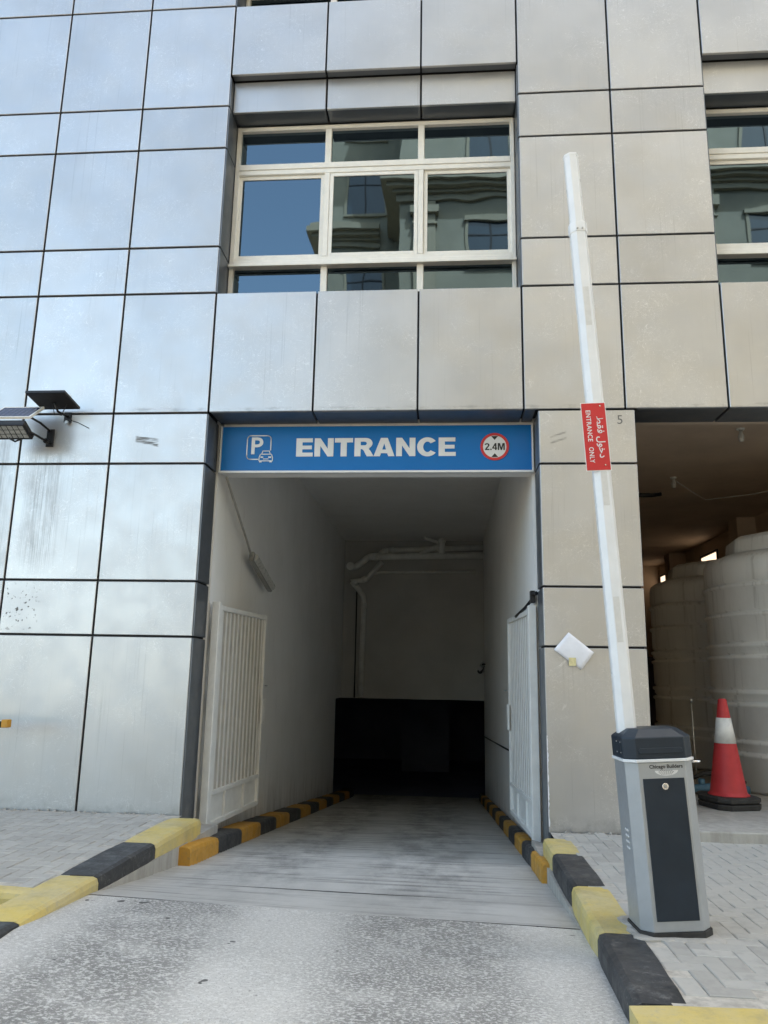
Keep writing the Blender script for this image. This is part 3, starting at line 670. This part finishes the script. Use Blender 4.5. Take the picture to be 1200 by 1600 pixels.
for s_ in (1, -1):
    zt, zb = c0[1]+s_*.113, c0[1]+s_*.072
    MB().add([(c0[0]-.035, .353, zt), (c0[0]+.035, .353, zt), (c0[0], .353, zb), (c0[0]-.035, .356, zt), (c0[0]+.035, .356, zt), (c0[0], .356, zb)], [(0, 1, 2), (5, 4, 3), (0, 3, 4, 1), (1, 4, 5, 2), (2, 5, 3, 0)]).build('arrow', 'sign_black', hl)

# ------------------------------------------------------------------ gate leaves
def gate(label, hinge, free, ztop, zbot, mirror):
    H_, F_ = Vector((*hinge, 0)), Vector((*free, 0)); L = (F_-H_).length; ang = math.atan2(F_.y-H_.y, F_.x-H_.x)
    g = tag(empty('gate_leaf', (*hinge, zbot), (0, 0, ang)), label, 'gate', 'white barred gate leaves folded back into the tunnel')
    h = ztop-zbot; s = mirror      # local +x along the leaf, local y*s faces the driveway
    fr_ = MB(); t = .05
    for a, b in ((0, t), (L-t, L)): fr_.box(a, b, -.02, .02, 0, h)
    for a, b in ((0, t), (h-t, h), (.30, .345)): fr_.box(t+.0005, L-t-.0005, -.019, .019, a, b)
    fr_.build('frame', 'gate', g, .004, 1)
    q = MB(); q.box(t-.01, L-t+.01, -.016*s-.0015, -.016*s+.0015, .02, .33); q.build('kick_sheet', 'gate', g)
    q = MB(); q.box(t-.01, L-t+.01, -.0115*s-.0015, -.0115*s+.0015, .331, h-.02); q.build('gap_shade_sheet', 'gate_sheet', g)  # sheet added so the gaps between the bars look shaded
    n = 12
    for k in range(n):
        x = t + (L-2*t)*(k+.5)/n
        box('bar', 'gate', g, x-.015, x+.015, min(-.0085*s, .001*s), max(-.0085*s, .001*s), .3455, h-t-.0005)
    for x in (.30*L, .68*L): box('lower_bar', 'gate', g, x-.0125, x+.0125, -.0125, .0125, t+.0005, .2995)
    post = MB(); post.box(-.10, -.035, -.04, .04, -.12, h+.03); ps = post.build('hinge_post', 'gate', g, .005, 1)
    for z in (.25, h*.55, h-.3):
        MB().tube([(-.018, .02*s, z-.06), (-.018, .02*s, z+.06)], .016, 10).build('hinge', 'gate', g)
    lk = MB(); lk.box(L-.11, L-.01, .021*s if s > 0 else -.045, .045 if s > 0 else -.021, h*.42, h*.55); lk.build('lock_box', 'gate', g, .004, 1)
    MB().tube([(L-.06, .045*s, h*.62), (L-.06, .075*s, h*.62), (L-.12, .08*s, h*.62)], .008, 8).build('handle', 'grey_metal', g)
    return g
gate('white barred gate leaf against the wall with the tube lamp', (-2.345, .50), (-2.20, 1.98), 1.97, -.215, -1)
gate('white barred gate leaf against the wall with the closer arm', (.845, .48), (.745, 1.96), 1.965, -.215, 1)
ca = tag(empty('gate_closer', (.87, .42, 2.05)), 'black hydraulic closer arm fixed above the gate by the paper notice', 'closer')
cl = MB(); cl.box(-.035, .012, -.05, .03, -.03, .09); cl.build('bracket', 'black_metal', ca, .004, 1)
MB().tube([(-.02, -.02, 0), (-.05, .35, -.05), (-.10, .85, -.10)], .016, 8).build('arm', 'black_metal', ca)
MB().tube([(-.01, -.05, .05), (.02, -.10, .06)], .02, 8).build('pivot', 'black_metal', ca)

# ------------------------------------------------------------------ tunnel services
fl = tag(empty('tube_lamp', (-2.33, 2.12, 2.49)), 'grey enclosed tube lamp with its conduit on the tunnel wall', 'lamp')
p0, p1 = Vector((-2.305, 1.60, 2.655)), Vector((-2.305, 2.66, 2.39)); off = Vector((-2.33, 2.12, 2.49))
d = (p1-p0).normalized(); nrm = Vector((1, 0, 0)); side = d.cross(nrm).normalized()
def rod(prof, a, b): return MB().loft([[(p-off) + nrm*u + side*v for u, v in prof] for p in (a, b)])
rod([(-.05, -.055), (0, -.06), (.012, -.055), (.012, .055), (0, .06), (-.05, .055)], p0, p1)  .build('housing', 'lamp_grey', fl, .006, 1)
rod([(.0125, -.05), (.05, -.03), (.058, 0), (.05, .03), (.0125, .05)], p0+d*.03, p1-d*.03).build('cover', 'diffuser', fl, .006, 1)
for t in (.12, .5, .88):
    q = p0.lerp(p1, t); rod([(-.02, -.066), (.02, -.066), (.02, -.0605), (-.02, -.0605)], q-d*.015, q+d*.015).build('clip', 'grey_metal', fl)
MB().tube([Vector((-2.345, .46, 3.33))-off, Vector((-2.345, 1.45, 2.80))-off, p0-off-Vector((.02, 0, 0))], .014, 8).build('conduit', 'lamp_grey', fl)

def pipe(label, pts, r, name='drain_pipe', cap=False, mat='pvc', collars=()):
    o = tag(empty(name, pts[0]), label, 'pipe'); p0 = Vector(pts[0])
    MB().tube([Vector(p)-p0 for p in pts], r, 14).build('run', mat, o)
    for c in collars:
        a, b = Vector(pts[c]), Vector(pts[c+1]); d = (b-a).normalized()
        MB().tube([a-p0+d*.02, a-p0+d*.14], r*1.18, 14).build('collar', mat, o)
    if cap: MB().tube([-(Vector(pts[1])-p0).normalized()*.03, (Vector(pts[1])-p0).normalized()*.05], r*1.2, 16).build('end_cap', mat, o)
    return o
pipe('thick grey drain pipe with a round end cap under the tunnel ceiling', [(-2.18, 9.95, 3.70), (-2.18, 10.25, 3.71), (-2.10, 10.35, 3.74), (-1.83, 10.35, 3.95), (-1.72, 10.35, 3.98), (.87, 10.35, 4.03)], .075, cap=True, collars=(3, 4))
pipe('grey drain pipe running close under the tunnel ceiling', [(-1.62, 10.62, 3.98), (-1.52, 10.62, 4.13), (-1.38, 10.62, 4.17), (.87, 10.62, 4.26)], .065, collars=(1, 2))
pipe('bent grey drain pipe dropping along the corner of the tunnel', [(-1.50, 10.52, 3.88), (-1.84, 10.52, 3.50), (-1.98, 10.52, 3.44), (-2.20, 10.50, 3.43), (-2.10, 10.58, 3.30), (-1.95, 10.66, 3.10), (-1.93, 10.68, 2.95), (-1.96, 10.7, .78)], .062, collars=(1, 3, 6))
pipe('thin grey pipe crossing the top of the dim back wall', [(-1.75, 10.72, 3.63), (-1.5, 10.72, 3.66), (.69, 10.72, 3.70)], .03)
br = tag(empty('pipe_branch', (-.10, 10.35, 4.05)), 'grey branch fitting with a slanted arm on the thick drain pipe', 'pipe')
MB().tube([(0, 0, .0), (0, 0, .38)], .075, 14).build('riser', 'pvc', br)
MB().tube([(0, 0, .2), (-.30, 0, .10), (-.5, 0, -.02)], .06, 12).build('branch', 'pvc', br)
MB().tube([(-.02, 0, .25), (-.36, -.03, .36), (-.40, -.03, .42)], .035, 10).build('slanted_arm', 'pvc', br)
MB().tube([(0, 0, .28), (0, 0, .33)], .095, 14).build('collar', 'pvc', br)
pipe('black cable running down the dim back corner of the tunnel', [(-2.10, 10.68, 3.2), (-2.10, 10.69, .76)], .016, 'cable', mat='black_metal')
pipe('thin dark conduit sloping down the tunnel wall behind the gate', [(.872, 3.2, .33), (.872, 10.9, -.05)], .012, 'conduit', mat='black_metal')
cc = tag(empty('security_camera', (.885, 11.0-.6, 1.50)), 'small black security camera on the tunnel wall', 'camera')
MB().tube([(0, 0, .06), (-.06, -.03, .06), (-.08, -.05, .02)], .014, 8).build('bracket', 'black_metal', cc)
MB().tube([(-.07, .12, .02), (-.13, -.18, -.10)], .06, 12).build('body', 'black_metal', cc)
MB().tube([(-.065, .14, .065), (-.135, -.21, -.045)], .064, 4).build('hood', 'grey_metal', cc)

# ------------------------------------------------------------------ boom barrier
BA = tag(empty('boom_barrier', (1.185, -2.80, zr(0, -2.8)+.012), (0, R(-3.1), R(4))), 'raised white boom barrier on a silver and slate cabinet', 'barrier')
def octo(hw, hd, c, z): return [(-hw+c, -hd, z), (hw-c, -hd, z), (hw, -hd+c, z), (hw, hd-c, z), (hw-c, hd, z), (-hw+c, hd, z), (-hw, hd-c, z), (-hw, -hd+c, z)]
cab = MB().loft([octo(.182, .152, .055, .022), octo(.182, .152, .055, .858)]).build('cabinet', 'silver_paint', BA, .004)
MB().loft([octo(.190, .160, .057, -.01), octo(.190, .160, .057, .0215)]).build('base_gasket', 'rubber', BA)
MB().loft([octo(.192, .162, .057, .8585), octo(.192, .162, .057, .874)]).build('trim', 'sign_white', BA, .003)
cap_ = MB().loft([octo(.187, .157, .056, .8745), octo(.187, .157, .056, .985), octo(.130, .100, .045, 1.028)]).build('cap', 'slate_paint', BA, .006)
MB().loft([[(x, y, z) for x, z in ((-.11, .902), (.11, .902), (.118, .912), (.118, .922), (.11, .932), (-.11, .932), (-.118, .922), (-.118, .912))] for y in (-.156, -.1615)]).build('grip_rib', 'slate_paint', cap_, .003)
pl = MB(); pl.box(-.1895, -.187, -.085, -.005, .900, .965); plt = pl.build('rating_plate', 'slate_paint', cap_)
for y in (-.08, -.01):
    for z in (.905, .960): MB().tube([(-.189, y, z), (-.1915, y, z)], .004, 8).build('rivet', 'chrome', plt)
door = box('door', 'slate_paint', BA, -.108, .112, -.1565, -.1515, .075, .775, .002)
dl = MB().disc((.004, .735), .018, -.166, -.157, 20).build('lock', 'chrome', door, .003); MB().disc((.004, .735), .009, -.169, -.1665, 14).build('key_slot', 'grey_metal', dl)
text('maker_lettering', 'Chicago Builders', 'sign_black', cab, 1, (.022, -.152, .832), FRONT, .0008, .022, .178, .025)
lb = MB()
for k, (w, z) in enumerate(((.07, .812), (.085, .806), (.075, .800), (.06, .794))):
    n = 7
    for j in range(n):
        x = .022 - w/2 + w*j/n; lb.box(x, x+w/n*.7, -.1524, -.152, z, z+.0028)
lb.build('small_print', 'label_grey', cab)
MB().add([(.022+.062*math.cos(R(a)), -.1523, .814+.026*math.sin(R(a))) for a in range(180, 361, 15)], [list(range(13))]).build('label_oval', 'tape', cab)
for c_ in range(2):
    for k in range(4):
        z = .50-k*.03; y = -.045+c_*.03
        MB().tube([(-.183, y-.009, z-.004), (-.183, y+.009, z+.004)], .0045, 8).build('vent', 'slate_paint' if False else 'tape', cab)
MB().tube([(.18, -.07, .845), (.235, -.075, .845)], .006, 8).build('release_rod', 'chrome', BA)
# the boom rises behind the cap
bx, by = -.115, .02
def boomprof(w, dp, c, z, ox=0): return [(bx+ox-w+c, by-dp, z), (bx+ox+w-c*.7, by-dp, z), (bx+ox+w, by-dp+c, z), (bx+ox+w, by+dp, z), (bx+ox-w, by+dp, z), (bx+ox-w, by-dp+c, z)]
boom = MB().loft([boomprof(.052, .035, .030, .96), boomprof(.052, .035, .030, 4.16)]).build('boom', 'boom', BA, .003)
MB().loft([boomprof(.056, .039, .032, 4.10), boomprof(.056, .039, .032, 4.17)]).build('boom_joint', 'boom', BA, .003)
MB().loft([boomprof(.045, .029, .027, 4.165), boomprof(.045, .029, .027, 4.665)]).build('boom_tip', 'boom', BA, .003)
MB().loft([boomprof(.047, .031, .028, 4.655), boomprof(.047, .031, .028, 4.675)]).build('end_cap', 'boom', BA, .003)
for z in (1.50, 2.30, 3.45): box('reflective_tape', 'tape', boom, bx-.018, bx+.018, by-.0362, by-.0352, z, z+.26)
for x in (-.016, .016): MB().disc((bx+x, 4.115), .006, by-.045, by-.0392, 10).build('screw', 'grey_metal', boom)
# red plate on the boom
pz0, pz1, px0, px1 = 2.515, 2.935, bx-.098, bx+.044
yp = by-.0355
plate = box('warning_plate', 'sign_red', BA, px0, px1, yp-.004, yp, pz0, pz1, .001)
box('plate_edge', 'sign_white', plate, px0-.005, px1+.005, yp-.0015, yp-.0005, pz0-.005, pz1+.005)
DOWN = ((0, 0, -1), (1, 0, 0), (0, -1, 0))
text('english_word', 'ENTRANCE', 'sign_white', plate, 1, (px0+.037, yp-.004, pz1-.045-.098), DOWN, .0012, .014, .196, .029, spacing=1.08)
text('english_word', 'ONLY', 'sign_white', plate, 1, (px0+.037, yp-.004, pz0+.045+.049), DOWN, .0012, .014, .098, .029, spacing=1.08)
text('arabic_lettering', '\uFEC2\uFED8\uFED3 \uFEDD\uFEEE\uFEA7\uFEA9', 'sign_white', plate, 1, (px0+.098, yp-.004, (pz0+pz1)/2-.005), DOWN, .0012, .012, .26, .055)
for z in (pz0+.03, pz1-.018): MB().disc((px1-.03, z), .0045, yp-.0065, yp-.0042, 10).build('rivet', 'chrome', plate)
pad = MB(); ring = []
for k in range(40):
    a = 2*math.pi*k/40; c_, s_ = math.cos(a), math.sin(a); m_ = 1/max(abs(c_)/.225, abs(s_)/.205); q = m_*(1+rnd.uniform(-.05, .10))
    ring.append((1.19+c_*q, -2.80+s_*q))
z_ = zr(0, -2.8)
pad.loft([[(x, y, -.05) for x, y in ring], [(x, y, z_+.002+rnd.uniform(0, .006)) for x, y in ring], [(1.19+(x-1.19)*.9, -2.80+(y+2.80)*.9, z_+.010+rnd.uniform(-.003, .003)) for x, y in ring]])
tag(pad.build('plinth', 'concrete'), 'rough mortar bed under the barrier cabinet', kind='structure')

# ------------------------------------------------------------------ solar lights on the wall
def solar(label, loc, w, d, tilt, yawz, with_lamp):
    o = tag(empty('solar_light', loc), label, 'solar light')
    pn = MB().box(-w/2, w/2, -d/2, d/2, -.012, .006).build('solar_panel', 'black_metal', o)
    cells = box('cells', 'solar', pn, -w/2+.012, w/2-.012, -d/2+.012, d/2-.012, .0065, .009)
    fm = MB(); t = .012
    fm.box(-w/2-.004, w/2+.004, -d/2-.004, -d/2+t, -.013, .012); fm.box(-w/2-.004, w/2+.004, d/2-t, d/2+.004, -.013, .012)
    fm.box(-w/2-.004, -w/2+t, -d/2+t+.0005, d/2-t-.0005, -.013, .012); fm.box(w/2-t, w/2+.004, -d/2+t+.0005, d/2-t-.0005, -.013, .012)
    fm.build('frame', 'alu' if with_lamp else 'black_metal', pn)
    pn.rotation_euler = (R(tilt), 0, R(yawz)); pn.location = (0, 0, 0)
    return o
A = solar('black solar panel on a wall bracket with a dangling cable', (-3.985, -.24, 3.965),   .40, .34, -9, 0, False)
y0 = -A.location.y
MB().tube([(.0, .02, -.015), (.03, .06, -.10), (.05, y0, -.10)], .012, 8).build('bracket', 'black_metal', A)
box('wall_plate', 'black_metal', A, .01, .09, y0-.012, y0-.001, -.16, -.05, .003)
MB().tube([(-.02, .03, -.02), (.0, .05, -.13), (.05, .10, -.13), (.12, .05, -.03)], .005, 6).build('cable', 'black_metal', A)
MB().tube([(.06, y0-.006, -.13), (.16, y0-.006, -.16), (.29, y0-.006, -.225)], .004, 6).build('loose_wire', 'black_metal', A)
MB().disc((.06, -.17), .018, y0-.05, y0-.02, 12).build('knob', 'grey_metal', A)
box('old_mark', 'tape', A, -.02, .06, y0-.003, y0-.001, .10, .15)
A = solar('solar floodlight with white framed panel and lamp grid below', (-4.30, -.33, 3.80), .42, .30, 38, 0, True)
y0 = -A.location.y
lamp = MB(); lamp.box(-.20, .18, -.11, .11, -.03, .03); lo = lamp.build('lamp_body', 'black_metal', A, .012); lo.location = (-.01, -.03, -.19); lo.rotation_euler = (R(-28), 0, 0)
for i in range(6):
    for j in range(3): box('led_cell', 'led', lo, -.175+i*.057, -.175+i*.057+.046, -.085+j*.057, -.085+j*.057+.046, -.036, -.0315)
box('lamp_rim', 'black_metal', lo, -.195, .175, -.105, -.098, -.042, -.0305)
MB().tube([(.16, -.02, -.2), (.20, .06, -.22), (.20, y0, -.22)], .013, 8).build('bracket', 'black_metal', A)
MB().tube([(.10, .02, -.02), (.16, .18, -.05), (.19, y0, -.09)], .012, 8).build('panel_arm', 'black_metal', A)
box('wall_plate', 'black_metal', A, .16, .24, y0-.014, y0-.001, -.26, -.07, .003)
MB().disc((.2, -.22), .026, y0-.10, y0-.05, 12).build('knob', 'black_metal', A)
MB().tube([(-.04, -.02, -.27), (.02, 0, -.30), (.06, .02, -.27)], .01, 8).build('handle', 'black_metal', A)

# ------------------------------------------------------------------ paper notice, bar end, cone, tanks
pts = [(1.138, 1.713), (1.365, 1.529), (1.243, 1.370), (.998, 1.552)]
g_ = empty('paper_notice', (1.185, -.012, 1.54)); tag(g_, 'tilted white paper notice taped to the silver pillar', 'paper')
def pt(u, v):
    a = Vector(pts[3]).lerp(Vector(pts[0]), u) ; b = Vector(pts[2]).lerp(Vector(pts[1]), u); q = a.lerp(b, v); return (q.x-1.185, -.001-.012*abs(math.sin(3*u)*math.sin(2.2*v)), q.y-1.54)
n = 8; mb = MB().add([pt(i/n, j/n) for j in range(n+1) for i in range(n+1)], [(j*(n+1)+i, (j+1)*(n+1)+i, (j+1)*(n+1)+i+1, j*(n+1)+i+1) for j in range(n) for i in range(n)], True)
sh = mb.build('sheet', 'paper', g_); md = sh.modifiers.new('thickness', 'SOLIDIFY'); md.thickness = .0006
tp = box('tape', 'tape_yellow', g_, -.055, .01, -.004, -.0025, -.135, -.06); tp.location.y = -.011
hook = tag(empty('barrier_bar', (-5.35, -.52, -.004)), 'dark horizontal bar with a yellow end tip near the silver wall', 'bar')
MB().tube([(0, 0, .80), (1.38, 0, .80)], .028, 12).build('bar', 'black_metal', hook)
box('end_tip', 'kerb_orange', hook, 1.395, 1.455, -.035, .035, .775, .845, .006)
MB().tube([(0, 0, 0), (0, 0, .84)], .045, 12).build('post', 'kerb_yellow', hook)
MB().lathe([(.1, 0), (.1, .012), (.04, .02)], 16).build('foot', 'grey_metal', hook)

cn = tag(empty('traffic_cone', (2.845, 1.06, .056), (0, 0, R(18))), 'red traffic cone with a white sleeve beside the water tanks', 'cone')
def octb(hw, z, c=.09): return octo(hw, hw, c, z)
MB().loft([octb(.245, 0), octb(.25, .05), octb(.235, .055)]).build('lower_base', 'rubber', cn, .006)
MB().loft([octb(.240, .0605), octb(.248, .072), octb(.248, .105), octb(.22, .118)]).build('base', 'rubber', cn, .006)
cr = lambda z: .178 - (z-.12)/(1.06-.12)*(.178-.040)
prof = [(.20, .1185), (.195, .128), (.178, .14)] + [(cr(z), z) for z in fr(.16, 1.02, 8)] + [(.043, 1.035), (.043, 1.05), (.030, 1.06)]
MB().lathe(prof, 32).build('body', 'cone_red', cn)
MB().lathe([(cr(.62)+.003, .62), (cr(.87)+.003, .87)], 32).build('sleeve', 'cone_white', cn)

def tank(label, x, y, h, r):
    o = tag(empty('water_tank', (x, y, .056)), label, 'tank', 'cream plastic water tanks in the store')
    prof = [(r-.04, 0), (r, .04)]; z = .04
    for zc in (.42, .56, .98, 1.12, 1.52, 1.66, 2.02, 2.36):
        prof += [(r, zc-.045), (r+.026, zc-.028), (r+.026, zc+.008), (r-.026, zc+.022), (r-.026, zc+.034), (r, zc+.055)]
    prof += [(r, h-.30), (r-.015, h-.24), (r-.06, h-.20), (r*.78, h-.13), (.2, h-.10)]
    b = MB().lathe(prof, 72).build('body', 'tank', o)
    n8 = lambda rr, z: [(rr*math.cos(2*math.pi*(k+.3)/10), rr*math.sin(2*math.pi*(k+.3)/10), z) for k in range(10)]
    MB().loft([n8(r*.76, h-.16), n8(r*.74, h+.05), n8(r*.66, h+.10), n8(r*.34, h+.12)]).build('dome', 'tank', o, .02)
    MB().lathe([(r*.27, h+.115), (r*.27, h+.16), (r*.24, h+.175), (.03, h+.18)], 32).build('lid', 'tank', o)
    return o
tank('cream water tank with a weathered stain right behind the cone', 4.40, 2.60, 2.92, 1.10)
tank('dim cream water tank standing deeper in the store', 4.36, 5.15, 2.92, 1.10)
hs = tag(empty('water_hose', (2.85, 1.9, .06)), 'faded blue pipes and black hose coiled behind the cone', 'hose')
MB().tube([(-.25, -.1, .05), (.1, 0, .07), (.5, .0, .05)], .05, 12).build('blue_pipe', 'blue_hose', hs)
MB().tube([(-.2, .1, .10), (.05, .05, .22), (.3, .02, .20), (.5, .1, .12)], .022, 10).build('black_hose', 'rubber', hs)
MB().tube([(-.3, .0, .0), (-.15, -.08, .03), (.05, -.1, .03), (.15, .05, .03)], .02, 10).build('hose_loop', 'rubber', hs)
MB().tube([(0, .02, .06), (0, .02, .16)], .035, 12).build('valve', 'blue_hose', hs)
rd = tag(empty('thin_rod', (2.90, 2.25, .056)), 'thin upright steel rod in front of the dim tank', 'rod')
MB().tube([(0, 0, 0), (-.01, 0, 1.0)], .007, 8).build('rod', 'grey_metal', rd)
MB().tube([(-.01, 0, .98), (-.01, 0, 1.03)], .016, 8).build('tip', 'grey_metal', rd)
for (x, y), lab in (((3.587, 1.94), 'bare ceiling lamp holder nearer the store opening'), ((3.456, 4.32), 'bare ceiling lamp holder over the gap between pillar and tanks')):
    l_ = tag(empty('lamp_holder', (x, y, 4.32)), lab, 'lamp')
    MB().lathe([(.045, -.02), (.05, 0)], 16).build('ceiling_rose', 'pvc', l_)
    MB().lathe([(.012, -.17), (.032, -.16), (.036, -.10), (.022, -.06), (.022, -.021)], 16).build('bulb', 'diffuser', l_)
pipe('dark bracket pipe under the store ceiling', [(1.1, 4.9, 4.18), (3.3, 5.0, 4.20), (3.45, 5.0, 4.22)], .035, 'ceiling_pipe', mat='black_metal')
pipe('thin cable strung across the store ceiling', [(3.46, 4.36, 4.30), (4.1, 4.9, 4.10), (4.7, 4.6, 4.12), (5.7, 4.2, 4.25)], .006, 'cable', mat='grey_metal')

# ------------------------------------------------------------------ apartment block across the street (seen in the mirror windows, lights the facade)
O = tag(empty('apartment_block', (6, -16, -.17)), 'cream apartment block with cornices reflected in the mirror windows', 'building')
O0 = Vector((6, -16, -.17))
def ob(name, mat, parent=None, *bxs):
    mb = MB()
    for b in bxs: mb.box(*b)
    o = mb.build(name, mat, parent or O)
    if parent is None: o.matrix_parent_inverse = Matrix.Translation(-O0)
    return o
ob('wall', 'opp', None, (-1.65, 34, -28, -16.0, -.2, 27))
ob('recessed_wall', 'opp', None, (-4.8, -1.652, -28, -19.0, -.2, 25.5))
def cornice(x0, x1, y, z, ret=0):
    bx_ = []
    for k, (o_, za, zb) in enumerate(((.12, 0, .22), (.24, .222, .34), (.42, .342, .50), (.60, .502, .72), (.50, .722, .86))):
        bx_.append((x0-(o_ if ret else 0), x1, y-.05 if not ret else y-6, y+o_, z+za, z+zb))
    ob('cornice', 'opp_trim', None, *bx_)
for z in (3.6, 17.55, 26.0): cornice(-1.65, 34, -16.0, z, 1)
for z in (3.6, 17.6, 24.6): cornice(-4.8, -2.6, -19.0, z, 1)
pil = []
for k in range(7):
    x = -1.15+4.7*k; pil.append((x, x+.75, -16.2, -15.84, 4.5, 17.5))
for p in pil:
    ob('pilaster', 'opp_trim', None, p)
    ob('capital', 'opp_trim', None, (p[0]-.14, p[1]+.14, -16.2, -15.72, 17.0, 17.28), (p[0]-.08, p[1]+.08, -16.2, -15.78, 16.6, 16.68))
rows = [18.9+.2, 22.4, 15.0, 11.6, 8.2, 4.8]
wm = {}
def opp_window(x, y, z, w, h):
    q = MB(); f = .07
    q.box(-w/2-.12, w/2+.12, -.02, .08, -.10, 0); q.box(-w/2-.10, -w/2, -.02, .05, .001, h); q.box(w/2, w/2+.10, -.02, .05, .001, h); q.box(-w/2-.16, w/2+.16, -.02, .12, h, h+.16)
    if 'f' not in wm:
        wm['f'] = q.build('window', 'opp_trim', O); wm['p'] = MB().box(-w/2+.001, w/2-.001, .004, .012, .002, h-.002).build('pane', 'oglass', wm['f'])
        m_ = MB(); m_.box(-.03, .03, .013, .04, .002, h-.002); m_.box(-w/2, -.031, .013, .035, h*.66, h*.66+.05); m_.box(.031, w/2, .013, .035, h*.66, h*.66+.05); wm['m'] = m_.build('mullion', 'black_metal', wm['f'])
        o = wm['f']
    else:
        o = wm['f'].copy(); col.objects.link(o); o.parent = O
        for k in ('p', 'm'): c = wm[k].copy(); col.objects.link(c); c.parent = o
    o.location = Vector((x, y, z))-O0
for z in rows:
    for k in range(7): opp_window(1.5+4.7*k, -16.0, z, 1.45, 1.75)
    opp_window(-3.2, -19.0, z, 1.45, 1.75)
sw = sheet('far_pavement', 'paver', [-60, 34], [-16.9, -15.0], lambda x, y: -.05); tag(sw, 'pale pavement along the far side of the street', kind='structure')
